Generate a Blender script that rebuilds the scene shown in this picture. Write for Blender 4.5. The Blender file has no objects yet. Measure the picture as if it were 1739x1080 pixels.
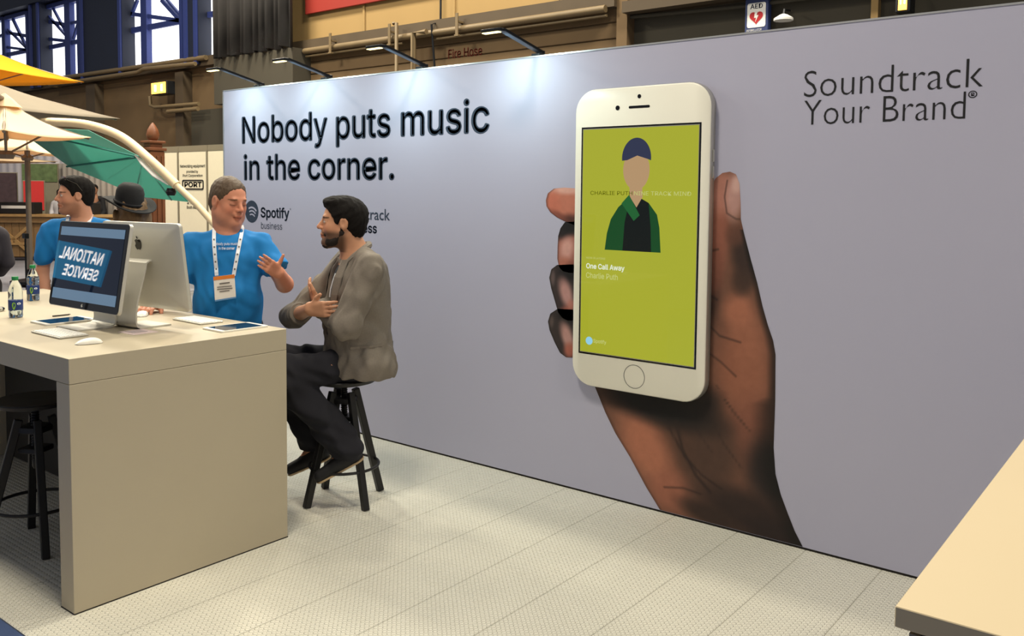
import bpy, bmesh, math, random
import numpy as np
from mathutils import Vector, Matrix
random.seed(7); np.random.seed(7)
scene = bpy.context.scene
COL = scene.collection
PI = math.pi

# ------------------------------------------------------------------ camera
def srgb(r, g, b):
    f = lambda c: (c/255/12.92) if c/255 <= .04045 else ((c/255+.055)/1.055)**2.4
    return (f(r), f(g), f(b))
YAW, PITCH, ROLL = .6679, -.0636, .0096
cam_d = bpy.data.cameras.new('camera'); cam = bpy.data.objects.new('camera', cam_d); COL.objects.link(cam)
_r = Vector((math.cos(YAW), math.sin(YAW), 0)); _f = Vector((-math.sin(YAW), math.cos(YAW), 0)); _u = Vector((0, 0, 1))
_f2 = _f*math.cos(PITCH)+_u*math.sin(PITCH); _u2 = _u*math.cos(PITCH)-_f*math.sin(PITCH)
_r3 = _r*math.cos(ROLL)+_u2*math.sin(ROLL); _u3 = _u2*math.cos(ROLL)-_r*math.sin(ROLL)
mw = Matrix((_r3, _u3, -_f2)).transposed().to_4x4(); mw.translation = (0, -4.0444, 1.6688)
cam.matrix_world = mw
cam_d.sensor_fit = 'HORIZONTAL'; cam_d.sensor_width = 36; cam_d.lens = 1492.68*36/1739
cam_d.shift_y = -(540-422.81)/1739; cam_d.clip_end = 200
scene.camera = cam

# ------------------------------------------------------------------ world and lamps of the hall
w = bpy.data.worlds.new('hall_air'); scene.world = w; w.use_nodes = True
bg = w.node_tree.nodes['Background']; bg.inputs[0].default_value = (.86, .89, .98, 1); bg.inputs[1].default_value = .15
def area(name, loc, size, power, col, aim=None, sy=None):
    l = bpy.data.lights.new(name, 'AREA'); l.energy = power; l.color = col
    l.shape = 'RECTANGLE' if sy else 'SQUARE'; l.size = size
    if sy: l.size_y = sy
    o = bpy.data.objects.new(name, l); COL.objects.link(o); o.location = loc
    d = (Vector(aim)-Vector(loc)) if aim else Vector((0, 0, -1))
    o.rotation_euler = d.to_track_quat('-Z', 'Y').to_euler()
    return o
WARM = (1, .90, .71)
for x in (-12, -6, -.5): area('unseen_hall_lamp', (x, 1.5, 9.0), 0.5, 85, WARM)              # high-bay lamps under the hall roof, in rows
for x in (-8.2, -2.7, 2.8, 8): area('added_booth_light', (x, -2.44, 5.2), .7, 80, WARM)  # added row without a truss, brightens the booth wall but not the table apron
for x in (-15, -9, -3): area('unseen_hall_lamp', (x, 5.2, 9.5), 1.2, 480, WARM)  # unseen row added to brighten the far hall wall
for x, y in ((-13.5, 1.4), (-19, -1.0)): area('unseen_hall_lamp', (x, y, 8.5), 1.2, 420, WARM)  # extra unseen lamps added to lift the cream panels and umbrellas
vs = scene.view_settings
vs.view_transform = 'Standard'; vs.look = 'None'; vs.exposure = .60; vs.gamma = 1.0; vs.use_curve_mapping = False

# ------------------------------------------------------------------ helpers
def tag(o, label=None, cat=None, group=None, kind=None):
    if label: o['label'] = label
    if cat: o['category'] = cat
    if group: o['group'] = group
    if kind: o['kind'] = kind
    return o
def empty(name, loc, rz=0, label=None, cat=None, group=None):
    o = bpy.data.objects.new(name, None); COL.objects.link(o); o.location = loc; o.rotation_euler = (0, 0, rz)
    o.empty_display_size = .1
    return tag(o, label, cat, group)
MATS = {}
def mat(name, col, rough=.5, metal=0, var=.06, scale=14, bump=0, bscale=200, emit=None, estr=0, spec=.5, trans=0, ior=1.45, coat=0, vcol=False, alpha=1):
    """procedural principled material with a noise tint, optional fine relief"""
    m = bpy.data.materials.new(name); m.use_nodes = True; nt = m.node_tree; N = nt.nodes; L = nt.links
    b = N['Principled BSDF']; b.inputs['Roughness'].default_value = rough; b.inputs['Metallic'].default_value = metal
    b.inputs['Specular IOR Level'].default_value = spec; b.inputs['Transmission Weight'].default_value = trans
    b.inputs['IOR'].default_value = ior; b.inputs['Coat Weight'].default_value = coat; b.inputs['Alpha'].default_value = alpha
    tc = N.new('ShaderNodeTexCoord'); ns = N.new('ShaderNodeTexNoise'); ns.inputs['Scale'].default_value = scale; ns.inputs['Detail'].default_value = 4
    L.new(tc.outputs['Object'], ns.inputs['Vector'])
    mx = N.new('ShaderNodeMix'); mx.data_type = 'RGBA'; mx.blend_type = 'MULTIPLY'; mx.inputs['Factor'].default_value = 1
    mr = N.new('ShaderNodeMapRange'); mr.inputs['To Min'].default_value = 1-var; mr.inputs['To Max'].default_value = 1+var
    L.new(ns.outputs['Fac'], mr.inputs['Value'])
    cc = N.new('ShaderNodeCombineColor')
    for k in range(3): L.new(mr.outputs['Result'], cc.inputs[k])
    if vcol:
        at = N.new('ShaderNodeAttribute'); at.attribute_name = 'Col'; L.new(at.outputs['Color'], mx.inputs['A'])
    else:
        mx.inputs['A'].default_value = (*srgb(*col), 1)
    L.new(cc.outputs['Color'], mx.inputs['B']); L.new(mx.outputs['Result'], b.inputs['Base Color'])
    if bump:
        n2 = N.new('ShaderNodeTexNoise'); n2.inputs['Scale'].default_value = bscale; n2.inputs['Detail'].default_value = 3; L.new(tc.outputs['Object'], n2.inputs['Vector'])
        bp = N.new('ShaderNodeBump'); bp.inputs['Strength'].default_value = bump; bp.inputs['Distance'].default_value = .004
        L.new(n2.outputs['Fac'], bp.inputs['Height']); L.new(bp.outputs['Normal'], b.inputs['Normal'])
    if emit:
        b.inputs['Emission Color'].default_value = (*srgb(*emit), 1); b.inputs['Emission Strength'].default_value = estr
    MATS[name] = m
    return m
def translucent(m, col, fac):
    """thin cloth that lets light through"""
    nt = m.node_tree; b = nt.nodes['Principled BSDF']; o = nt.nodes['Material Output']; t = nt.nodes.new('ShaderNodeBsdfTranslucent'); t.inputs[0].default_value = (*srgb(*col), 1)
    x = nt.nodes.new('ShaderNodeMixShader'); x.inputs[0].default_value = fac; nt.links.new(b.outputs[0], x.inputs[1]); nt.links.new(t.outputs[0], x.inputs[2]); nt.links.new(x.outputs[0], o.inputs['Surface'])
class MB:
    """collects shapes, then builds one mesh object"""
    def __init__(s): s.bm = bmesh.new()
    def box(s, a, b, bev=0, rot=None, seg=2):
        a, b = Vector(a), Vector(b); lo = Vector((min(a.x,b.x),min(a.y,b.y),min(a.z,b.z))); hi = Vector((max(a.x,b.x),max(a.y,b.y),max(a.z,b.z)))
        r = bmesh.ops.create_cube(s.bm, size=1); v = r['verts']
        bmesh.ops.scale(s.bm, vec=hi-lo, verts=v); bmesh.ops.translate(s.bm, vec=(hi+lo)/2, verts=v)
        if bev:
            e = list({e for q in v for e in q.link_edges}); g = bmesh.ops.bevel(s.bm, geom=e, offset=bev, segments=seg, affect='EDGES', profile=.5)
            v = list({q for f in g['faces'] for q in f.verts} | {q for q in v if q.is_valid})
        if rot: bmesh.ops.transform(s.bm, matrix=rot, verts=v)
        return s
    def poly(s, pts, thick=None):
        """flat polygon, or slab when thick is an offset vector"""
        v = [s.bm.verts.new(p) for p in pts]; f = s.bm.faces.new(v)
        if thick is not None:
            w2 = [s.bm.verts.new(Vector(p)+Vector(thick)) for p in pts]; s.bm.faces.new(list(reversed(w2)))
            n = len(v)
            for i in range(n): s.bm.faces.new((v[i], w2[i], w2[(i+1) % n], v[(i+1) % n]))
        return s
    def tube(s, path, r, seg=10, cap=True, squash=None):
        P = [Vector(p) for p in path]; n = len(P); R = r if hasattr(r, '__len__') else [r]*n
        t0 = (P[1]-P[0]).normalized(); up = Vector((0, 0, 1)) if abs(t0.z) < .9 else Vector((1, 0, 0)); rings = []
        a = t0.cross(up).normalized()
        for i in range(n):
            t = (P[min(i+1, n-1)]-P[max(i-1, 0)]).normalized(); a = (a-t*a.dot(t)).normalized(); b = t.cross(a)
            rings.append([s.bm.verts.new(P[i]+(a*math.cos(2*PI*k/seg)+b*math.sin(2*PI*k/seg)*(squash or 1))*R[i]) for k in range(seg)])
        for i in range(n-1):
            for k in range(seg): s.bm.faces.new((rings[i][k], rings[i][(k+1) % seg], rings[i+1][(k+1) % seg], rings[i+1][k]))
        if cap: s.bm.faces.new(list(reversed(rings[0]))); s.bm.faces.new(rings[-1])
        return s
    def lathe(s, prof, loc=(0,0,0), seg=24, axis=None):
        rings = []; loc = Vector(loc); q = axis or Matrix.Identity(3)
        for r, z in prof: rings.append([s.bm.verts.new(loc+q@Vector((max(r,1e-5)*math.cos(2*PI*k/seg), max(r,1e-5)*math.sin(2*PI*k/seg), z))) for k in range(seg)])
        for i in range(len(prof)-1):
            for k in range(seg): s.bm.faces.new((rings[i][k], rings[i][(k+1) % seg], rings[i+1][(k+1) % seg], rings[i+1][k]))
        s.bm.faces.new(list(reversed(rings[0]))); s.bm.faces.new(rings[-1])
        return s
    def bar(s, a, b, w, h, up=(0,0,1), bev=0):
        """rectangular bar from a to b"""
        a, b = Vector(a), Vector(b); t = (b-a); L = t.length; t.normalize(); x = t.cross(Vector(up)).normalized(); y = x.cross(t)
        M = Matrix((x, t, y)).transposed().to_4x4(); M.translation = (a+b)/2
        return s.box((-w/2, -L/2, -h/2), (w/2, L/2, h/2), bev, M)
    def build(s, name, m, parent=None, smooth=False, loc=None):
        bmesh.ops.recalc_face_normals(s.bm, faces=s.bm.faces)
        me = bpy.data.meshes.new(name); s.bm.to_mesh(me); s.bm.free()
        return link(name, me, m, parent, smooth, loc)
def link(name, me, m, parent=None, smooth=False, loc=None):
    o = bpy.data.objects.new(name, me); COL.objects.link(o)
    if m: me.materials.append(MATS[m] if isinstance(m, str) else m)
    if smooth:
        me.polygons.foreach_set('use_smooth', [True]*len(me.polygons))
        if smooth != 'all':
            try: me.set_sharp_from_angle(angle=math.radians(40))
            except Exception: pass
    if parent is not None: o.parent = parent
    if loc is not None: o.location = loc
    return o
def pydata(name, V, F, m, parent=None, smooth=False, col=None):
    me = bpy.data.meshes.new(name); me.from_pydata([tuple(v) for v in V], [], [tuple(f) for f in F]); me.update()
    if col is not None:
        a = me.color_attributes.new('Col', 'FLOAT_COLOR', 'POINT'); c = np.ones((len(V), 4), np.float32); c[:, :3] = col; a.data.foreach_set('color', c.ravel())
    return link(name, me, m, parent, smooth)
def copy_tree(o, parent=None):
    c = o.copy(); COL.objects.link(c); c.parent = parent
    for ch in o.children: copy_tree(ch, c)
    return c
FONT = None; _c = bpy.data.curves.new('t', 'FONT'); PLAIN = _c.font; bpy.data.curves.remove(_c)
try: FONT = bpy.data.fonts.load(bpy.utils.system_resource('DATAFILES', path='fonts')+'/Inter.woff2')     # Blender's own interface typeface
except Exception: FONT = None
def text(name, body, m, parent, origin, xdir, ydir, box, weight=0, sx=1, depth=.0006, thin=None):
    """lettering as a flat mesh; box = (x0, x1, y0, y1) of the inked extent along xdir, ydir from origin"""
    cu = bpy.data.curves.new(name, 'FONT'); cu.body = body; cu.font = FONT or cu.font; cu.size = 1; cu.resolution_u = 3; cu.extrude = 0
    if thin is not None: cu.font = PLAIN or cu.font; cu.offset = thin
    t = bpy.data.objects.new(name, cu); COL.objects.link(t)
    dg = bpy.context.evaluated_depsgraph_get(); me = bpy.data.meshes.new_from_object(t.evaluated_get(dg))
    bpy.data.objects.remove(t); bpy.data.curves.remove(cu)
    n = len(me.vertices); co = np.empty(n*3, np.float32); me.vertices.foreach_get('co', co); co = co.reshape(-1, 3)
    x0, x1, y0, y1 = box; lo = co.min(0); hi = co.max(0); rad = 0
    if weight > 0:                                           # heavier strokes: the outline stamped around a small circle
        f0 = [tuple(p.vertices) for p in me.polygons]; co0 = co; co = np.concatenate([co0+np.array([weight*math.cos(a), weight*math.sin(a), -3e-5*j]) for j, a in enumerate(np.arange(8)*PI/4)]+[co0]).astype(np.float32)
        me = bpy.data.meshes.new(name); me.from_pydata([tuple(v) for v in co], [], [tuple(k+n*j for k in q) for j in range(9) for q in f0]); lo = co.min(0); hi = co.max(0)
    if y1 is None: y1 = y0+(hi[1]-lo[1])*(x1-x0)/(hi[0]-lo[0])
    if x1 is None: x1 = x0+(hi[0]-lo[0])*(y1-y0)/(hi[1]-lo[1])*sx
    u = x0+(co[:, 0]-lo[0])/(hi[0]-lo[0])*(x1-x0); v = y0+(co[:, 1]-lo[1])/(hi[1]-lo[1])*(y1-y0)
    X, Y = np.array(Vector(xdir).normalized()), np.array(Vector(ydir).normalized()); Z = np.cross(X, Y)
    new = np.array(origin)+u[:, None]*X+v[:, None]*Y+(depth+co[:, 2:3])*Z
    me.vertices.foreach_set('co', new.astype(np.float32).ravel()); me.update(); me.materials.clear()
    return link(name, me, m, parent)
# ================================================================== materials
mat('wall_fabric', (183, 183, 205), .75, var=.025, scale=1.2, bump=.05, bscale=700)
mat('ink_navy', (46, 60, 80), .7, var=.02)
mat('ink_black', (24, 24, 28), .7, var=.02)
mat('frame_metal', (205, 205, 205), .35, .7, var=.03)
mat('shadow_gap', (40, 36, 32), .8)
mat('laminate', (187, 176, 153), .38, var=.02, scale=5, spec=.4)
mat('black_paint', (26, 25, 25), .45, var=.1, scale=30, bump=.08)
mat('dark_metal', (38, 40, 44), .4, .6)
mat('grey_arm', (70, 82, 98), .5, .2)
mat('lamp_glow', (255, 250, 225), .5, emit=(255, 232, 150), estr=2.6)
mat('amber_glow', (255, 190, 90), .5, emit=(255, 176, 60), estr=3.2)
mat('amber_core', (255, 235, 190), .5, emit=(255, 232, 170), estr=9)
mat('phone_white', (246, 243, 228), .3, var=.015, scale=3, coat=.3)
mat('phone_silver', (190, 188, 180), .3, .6)
mat('screen_black', (8, 8, 10), .15, coat=.4)
mat('screen_lime', (20, 22, 8), .2, var=0, emit=(172, 176, 46), estr=.60, coat=.4)
def flat_emit(name, c, s=.52): return mat(name, tuple(int(k*.12) for k in c), .25, var=0, emit=c, estr=s)
flat_emit('lcd_green', (22, 78, 36)); flat_emit('lcd_dark', (16, 22, 20)); flat_emit('lcd_skin', (196, 160, 118)); flat_emit('lcd_hair', (52, 58, 84)); flat_emit('lcd_collar', (34, 104, 52))
flat_emit('lcd_text', (232, 240, 220), .62); flat_emit('lcd_faint', (206, 212, 130), .55); flat_emit('lcd_olive', (104, 108, 20), .5); flat_emit('lcd_blue', (150, 210, 235), .6)
mat('print_hand', (120, 80, 60), .75, vcol=True, var=.16, scale=22)
mat('concrete_beige', (150, 124, 80), .85, var=.12, scale=.7, bump=.3, bscale=8)
mat('board_brown', (104, 84, 58), .85, var=.22, scale=1.3, bump=.3, bscale=10)
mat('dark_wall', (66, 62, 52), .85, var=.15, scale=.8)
mat('steel_beam', (74, 62, 46), .7, var=.15, scale=3)
mat('pipe_paint', (108, 92, 66), .55, var=.15, scale=4)
mat('navy_steel', (38, 52, 112), .55, var=.15, scale=2)
mat('navy_dark', (18, 26, 46), .6, var=.2, scale=2)
mat('sky_pane', (255, 255, 255), .5, emit=(244, 247, 255), estr=1.2)
mat('black_drape', (44, 42, 42), .9, var=.2, scale=6, bump=.2, bscale=60)
mat('red_banner', (132, 34, 24), .7, var=.03)
mat('hall_concrete', (112, 112, 116), .8, var=.12, scale=1.5, bump=.2, bscale=40)
mat('sign_blue', (44, 58, 104), .5); mat('sign_white', (232, 232, 228), .5); mat('heart_red', (178, 34, 40), .5); mat('faded_red', (140, 62, 48), .8)

# coin-relief floor tile
m = mat('coin_tile', (216, 213, 200), .42, var=.03, scale=3, spec=.45)
nt = m.node_tree; N, L = nt.nodes, nt.links; b = N['Principled BSDF']
tc = N.new('ShaderNodeTexCoord'); sc = N.new('ShaderNodeVectorMath'); sc.operation = 'SCALE'; sc.inputs['Scale'].default_value = 14/.343
L.new(tc.outputs['Object'], sc.inputs[0])
fr = N.new('ShaderNodeVectorMath'); fr.operation = 'FRACTION'; L.new(sc.outputs[0], fr.inputs[0])
su = N.new('ShaderNodeVectorMath'); su.operation = 'SUBTRACT'; su.inputs[1].default_value = (.5, .5, 0); L.new(fr.outputs[0], su.inputs[0])
mu = N.new('ShaderNodeVectorMath'); mu.operation = 'MULTIPLY'; mu.inputs[1].default_value = (1, 1, 0); L.new(su.outputs[0], mu.inputs[0])
ln = N.new('ShaderNodeVectorMath'); ln.operation = 'LENGTH'; L.new(mu.outputs[0], ln.inputs[0])
rg = N.new('ShaderNodeMapRange'); rg.interpolation_type = 'SMOOTHSTEP'; rg.inputs['From Min'].default_value = .44; rg.inputs['From Max'].default_value = .30
L.new(ln.outputs['Value'], rg.inputs['Value'])
bp = N.new('ShaderNodeBump'); bp.inputs['Strength'].default_value = 1.0; bp.inputs['Distance'].default_value = .004
L.new(rg.outputs['Result'], bp.inputs['Height']); L.new(bp.outputs['Normal'], b.inputs['Normal'])

# aisle carpet: blue border, cream field with orange rings
m = mat('aisle_carpet', (60, 80, 120), .95, bump=.4, bscale=300); nt = m.node_tree; N, L = nt.nodes, nt.links; b = N['Principled BSDF']
tc = N.new('ShaderNodeTexCoord'); sp = N.new('ShaderNodeSeparateXYZ'); L.new(tc.outputs['Object'], sp.inputs[0])
gt = N.new('ShaderNodeMath'); gt.operation = 'COMPARE'; gt.inputs[1].default_value = -2.90; gt.inputs[2].default_value = .135; L.new(sp.outputs['Y'], gt.inputs[0])
vo = N.new('ShaderNodeTexVoronoi'); vo.inputs['Scale'].default_value = 2.2; L.new(tc.outputs['Object'], vo.inputs['Vector'])
rp = N.new('ShaderNodeValToRGB'); rp.color_ramp.interpolation = 'CONSTANT'; e = rp.color_ramp.elements
e[0].position = 0; e[0].color = (*srgb(226, 214, 190), 1); e[1].position = .2; e[1].color = (*srgb(206, 88, 58), 1)
q = e.new(.27); q.color = (*srgb(226, 214, 190), 1)
L.new(vo.outputs['Distance'], rp.inputs['Fac'])
mx = N.new('ShaderNodeMix'); mx.data_type = 'RGBA'; mx.inputs['A'].default_value = (*srgb(66, 84, 124), 1); L.new(gt.outputs[0], mx.inputs['Factor']); L.new(rp.outputs['Color'], mx.inputs['B'])
L.new(mx.outputs['Result'], b.inputs['Base Color'])

# ================================================================== floors
fl = MB().box((-6.3, -2.66, -.035), (1.8, .08, -.012)).build('floor', 'shadow_gap'); tag(fl, 'cream coin-pattern tile floor of the booth', kind='structure')
TS = .343; x0 = -1.066-TS*15; tm = None
for j in range(8):
    for i in range(24):
        xx = x0+TS*i; yy = -2.66+TS*j
        if xx < -6.3: continue
        if tm is None:
            t = MB().box((.0012, 0, -.012), (TS-.0012, TS, 0)).build('floor_tile', 'coin_tile', fl); tm = t.data
        else:
            t = bpy.data.objects.new('floor_tile', tm); COL.objects.link(t); t.parent = fl
        t.location = (xx, yy, 0)
o = MB().box((-8.5, -7, -.05), (4, -2.662, -.004)).build('floor_aisle', 'aisle_carpet'); tag(o, 'blue-bordered patterned aisle carpet', kind='structure')
o = MB().box((-45, -8, -.12), (8, 12, -.052)).build('floor_hall', 'hall_concrete'); tag(o, 'grey hall floor beyond the booth', kind='structure')

# ================================================================== booth graphic wall
WL, WR, WH = -6.083, 1.7, 2.44
wall = MB().box((WL, 0, .012), (WR, .07, WH)).build('wall_back', 'wall_fabric'); tag(wall, 'pale lavender printed fabric wall of the booth', kind='structure')
MB().box((WL-.006, -.004, .0), (WL+.006, .075, WH+.006)).build('edge_frame', 'frame_metal', wall)
MB().box((WL-.006, -.004, WH), (WR, .075, WH+.008)).build('top_frame', 'frame_metal', wall)
MB().box((WL, .004, 0), (WR, .066, .012)).build('base_shadow_strip', 'shadow_gap', wall)  # dark strip standing in for the shadow line under the wall
for x in (-4.3, -2.1): MB().box((x-.25, .07, 0), (x+.25, .5, .02)).bar((x, .45, .02), (x, .08, 1.9), .04, .04).build('rear_brace', 'frame_metal', wall)
WX, WZ = (1, 0, 0), (0, 0, 1)
def wtext(name, body, box, mt='ink_navy', weight=0, y=-.0008, thin=None): return text(name, body, mt, wall, (0, y, 0), WX, WZ, box, weight, thin=thin)
wtext('headline_text', 'Nobody puts music', (-5.844, -3.368, 1.970, 2.238), weight=.021)
wtext('headline_text', 'in the corner.', (-5.825, -4.174, 1.743, 1.948), weight=.021)
wtext('logo_text', 'Spotify', (-5.615, -5.27, 1.446, 1.546), weight=.022)
wtext('logo_text', 'business', (-5.61, -5.355, 1.381, 1.432), weight=0)
wtext('logo_text', '®', (-5.262, -5.25, 1.53, 1.542), weight=0)
wtext('logo_text', 'Soundtrack', (-4.72, -4.215, 1.480, 1.556), thin=.006)
wtext('logo_text', 'business', (-4.70, -4.34, 1.390, 1.458), weight=.018)
wtext('brand_text', 'Soundtrack', (-1.483, -.743, 2.122, 2.241), 'ink_black', thin=-.014)
wtext('brand_text', 'Your Brand', (-1.480, -.804, 1.994, 2.106), 'ink_black', thin=-.014)
wtext('brand_text', '®', (-.796, -.762, 2.078, 2.108), 'ink_black', weight=0)
# round badge with three arcs
mb = MB(); mb.poly([(-5.727+.085*math.cos(a), -.0008, 1.508+.085*math.sin(a)) for a in np.linspace(0, 2*PI, 49)[:-1]]); mb.build('logo_disc', 'ink_navy', wall)
for rr, th, zz, sp_ in ((.075, .013, 1.465, .62), (.062, .011, 1.452, .60), (.05, .010, 1.438, .58)):
    A = np.linspace(PI/2-sp_-.28, PI/2+sp_-.1, 17); cx = -5.727
    V = [(cx+(rr+th/2)*math.cos(a), -.0016, zz+(rr+th/2)*math.sin(a)) for a in A]+[(cx+(rr-th/2)*math.cos(a), -.0016, zz+(rr-th/2)*math.sin(a)) for a in A]
    pydata('logo_arc', V, [(i, i+1, 17+i+1, 17+i) for i in range(16)], 'wall_fabric', wall)

# printed hand: scan-line meshes with a painted photograph's colours
def sm(t): t = np.clip(t, 0, 1); return t*t*(3-2*t)
PG = 1.22
def scan(poly, cols, dz):
    P = np.array(poly); z0, z1 = P[:, 1].min()+1e-4, P[:, 1].max()-1e-4; n = max(int((z1-z0)/dz), 4); rows = []
    for z in np.linspace(z0, z1, n):
        xs = []
        for k in range(len(P)):
            a, b_ = P[k], P[(k+1) % len(P)]
            if (a[1] <= z) != (b_[1] <= z): xs.append(a[0]+(z-a[1])*(b_[0]-a[0])/(b_[1]-a[1]))
        rows.append((min(xs), max(xs), z))
    R = np.array(rows); t = np.linspace(0, 1, cols); X = R[:, :1]+(R[:, 1:2]-R[:, :1])*t; Z = np.repeat(R[:, 2:], cols, 1); T = np.repeat(t[None], n, 0)
    F = [(i*cols+j, i*cols+j+1, (i+1)*cols+j+1, (i+1)*cols+j) for i in range(n-1) for j in range(cols-1)]
    return X.ravel(), Z.ravel(), T.ravel(), F
def paint(X, Z, base, blobs, lines=()):
    C = np.repeat(np.array(base, float)[None], len(X), 0)
    for cx, cz, rx, rz, rot, c, s in blobs:
        dx, dz = X-cx, Z-cz; u = (dx*math.cos(rot)+dz*math.sin(rot))/rx; v = (-dx*math.sin(rot)+dz*math.cos(rot))/rz
        k = (s*(1-sm((np.sqrt(u*u+v*v)-.35)/.95)))[:, None]; C = C*(1-k)+np.array(c, float)*k
    for pts, wd, s in lines:
        D = np.full(len(X), 9.)
        for a, b_ in zip(pts[:-1], pts[1:]):
            ax, az = a; bx, bz = b_; l2 = (bx-ax)**2+(bz-az)**2; tt = np.clip(((X-ax)*(bx-ax)+(Z-az)*(bz-az))/l2, 0, 1)
            D = np.minimum(D, np.hypot(X-ax-tt*(bx-ax), Z-az-tt*(bz-az)))
        k = (s*(1-sm(D/wd)))[:, None]; C = C*(1-k)+np.array([38, 27, 24.])*k
    return C
palm = [(-1.874,1.779),(-1.837,1.783),(-1.805,1.770),(-1.786,1.724),(-1.778,1.63),(-1.775,1.553),(-1.755,1.479),(-1.719,1.361),(-1.683,1.249),(-1.653,1.137),(-1.624,1.049),(-1.596,.978),(-1.582,.912),(-1.577,.69),(-1.578,.461),(-1.565,.334),(-1.536,.24),(-1.499,.156),(-1.463,.079),(-1.423,.014),(-2.182,.014),(-2.265,.115),(-2.369,.26),(-2.463,.374),(-2.529,.477),(-2.601,.613),(-2.58,.66),(-2.0,.70),(-1.95,.75),(-1.95,1.172),(-1.942,1.642),(-1.934,1.707),(-1.913,1.75)]
X, Z, T, F = scan(palm, 72, .006)
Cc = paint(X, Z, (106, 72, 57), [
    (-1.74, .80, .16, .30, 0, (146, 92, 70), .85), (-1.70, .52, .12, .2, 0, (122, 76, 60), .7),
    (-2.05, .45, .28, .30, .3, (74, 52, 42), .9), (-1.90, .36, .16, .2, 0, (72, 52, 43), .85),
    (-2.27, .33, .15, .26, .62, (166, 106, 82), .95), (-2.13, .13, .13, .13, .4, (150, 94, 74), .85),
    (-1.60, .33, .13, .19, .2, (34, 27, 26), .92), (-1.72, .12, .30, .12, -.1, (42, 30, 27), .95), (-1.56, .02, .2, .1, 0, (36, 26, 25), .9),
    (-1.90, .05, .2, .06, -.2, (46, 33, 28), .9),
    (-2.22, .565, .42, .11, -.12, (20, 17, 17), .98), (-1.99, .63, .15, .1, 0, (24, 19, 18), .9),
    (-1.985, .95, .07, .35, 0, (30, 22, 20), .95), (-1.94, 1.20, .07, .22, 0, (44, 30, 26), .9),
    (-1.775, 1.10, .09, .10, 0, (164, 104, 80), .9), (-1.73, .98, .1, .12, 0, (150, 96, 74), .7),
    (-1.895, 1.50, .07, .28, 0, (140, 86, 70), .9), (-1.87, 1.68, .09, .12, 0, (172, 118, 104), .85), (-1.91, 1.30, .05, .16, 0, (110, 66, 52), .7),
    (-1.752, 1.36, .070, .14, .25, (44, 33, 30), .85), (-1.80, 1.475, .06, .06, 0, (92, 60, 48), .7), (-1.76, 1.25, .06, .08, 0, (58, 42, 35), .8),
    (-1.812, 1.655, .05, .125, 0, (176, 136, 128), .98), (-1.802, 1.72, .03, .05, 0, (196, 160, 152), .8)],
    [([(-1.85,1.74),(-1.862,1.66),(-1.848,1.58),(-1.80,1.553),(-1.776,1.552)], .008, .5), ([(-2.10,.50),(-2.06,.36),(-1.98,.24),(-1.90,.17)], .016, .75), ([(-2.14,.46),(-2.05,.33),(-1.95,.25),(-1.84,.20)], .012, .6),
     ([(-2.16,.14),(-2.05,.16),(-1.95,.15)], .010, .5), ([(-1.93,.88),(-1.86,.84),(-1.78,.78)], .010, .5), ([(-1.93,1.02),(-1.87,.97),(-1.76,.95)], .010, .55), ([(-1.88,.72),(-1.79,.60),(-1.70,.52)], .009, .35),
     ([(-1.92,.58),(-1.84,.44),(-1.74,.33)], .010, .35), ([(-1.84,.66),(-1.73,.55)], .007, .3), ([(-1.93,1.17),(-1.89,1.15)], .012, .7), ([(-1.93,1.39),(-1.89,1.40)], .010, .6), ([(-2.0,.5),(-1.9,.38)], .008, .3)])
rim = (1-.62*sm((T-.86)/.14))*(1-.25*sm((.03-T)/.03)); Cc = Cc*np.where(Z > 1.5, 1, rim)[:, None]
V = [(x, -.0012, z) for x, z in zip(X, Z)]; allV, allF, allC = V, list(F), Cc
fing = [
 ([(-2.72,1.697),(-2.821,1.702),(-2.893,1.696),(-2.935,1.669),(-2.948,1.63),(-2.943,1.595),(-2.915,1.561),(-2.867,1.533),(-2.812,1.512),(-2.72,1.485)], (176,108,88),
   [(-2.80,1.69,.14,.03,0,(208,168,156),.7),(-2.90,1.61,.06,.08,0,(178,100,80),.7),(-2.77,1.51,.10,.05,0,(70,40,34),.95),(-2.86,1.54,.08,.03,-.4,(112,62,50),.8)]),
 ([(-2.72,1.516),(-2.812,1.512),(-2.844,1.474),(-2.859,1.43),(-2.862,1.37),(-2.863,1.301),(-2.85,1.253),(-2.82,1.23),(-2.778,1.226),(-2.72,1.231)], (150,96,84),
   [(-2.82,1.47,.10,.055,.5,(26,22,24),.98),(-2.76,1.49,.08,.06,0,(20,18,20),.98),(-2.80,1.36,.05,.075,-.2,(200,152,142),.9),(-2.81,1.27,.06,.05,0,(168,104,86),.85),(-2.76,1.25,.05,.05,0,(110,64,52),.8)]),
 ([(-2.72,1.278),(-2.862,1.267),(-2.904,1.239),(-2.918,1.189),(-2.903,1.13),(-2.877,1.062),(-2.852,.995),(-2.821,.966),(-2.785,.957),(-2.72,.964)], (52,42,42),
   [(-2.77,1.23,.10,.06,0,(18,16,18),.95),(-2.895,1.19,.02,.05,0,(104,88,86),.7),(-2.80,1.11,.048,.10,.35,(178,134,128),.97),(-2.785,.995,.06,.05,0,(164,92,76),.95),(-2.765,1.05,.03,.03,.5,(178,112,98),.7)]),
 ([(-2.72,1.024),(-2.852,1.02),(-2.907,.985),(-2.923,.938),(-2.911,.889),(-2.874,.823),(-2.836,.768),(-2.794,.748),(-2.72,.75)], (50,42,41),
   [(-2.77,.985,.1,.05,0,(16,15,17),.95),(-2.90,.94,.02,.04,0,(92,78,74),.7),(-2.788,.865,.045,.095,.4,(178,136,128),.97),(-2.77,.79,.045,.05,0,(160,92,76),.95)])]
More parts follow.
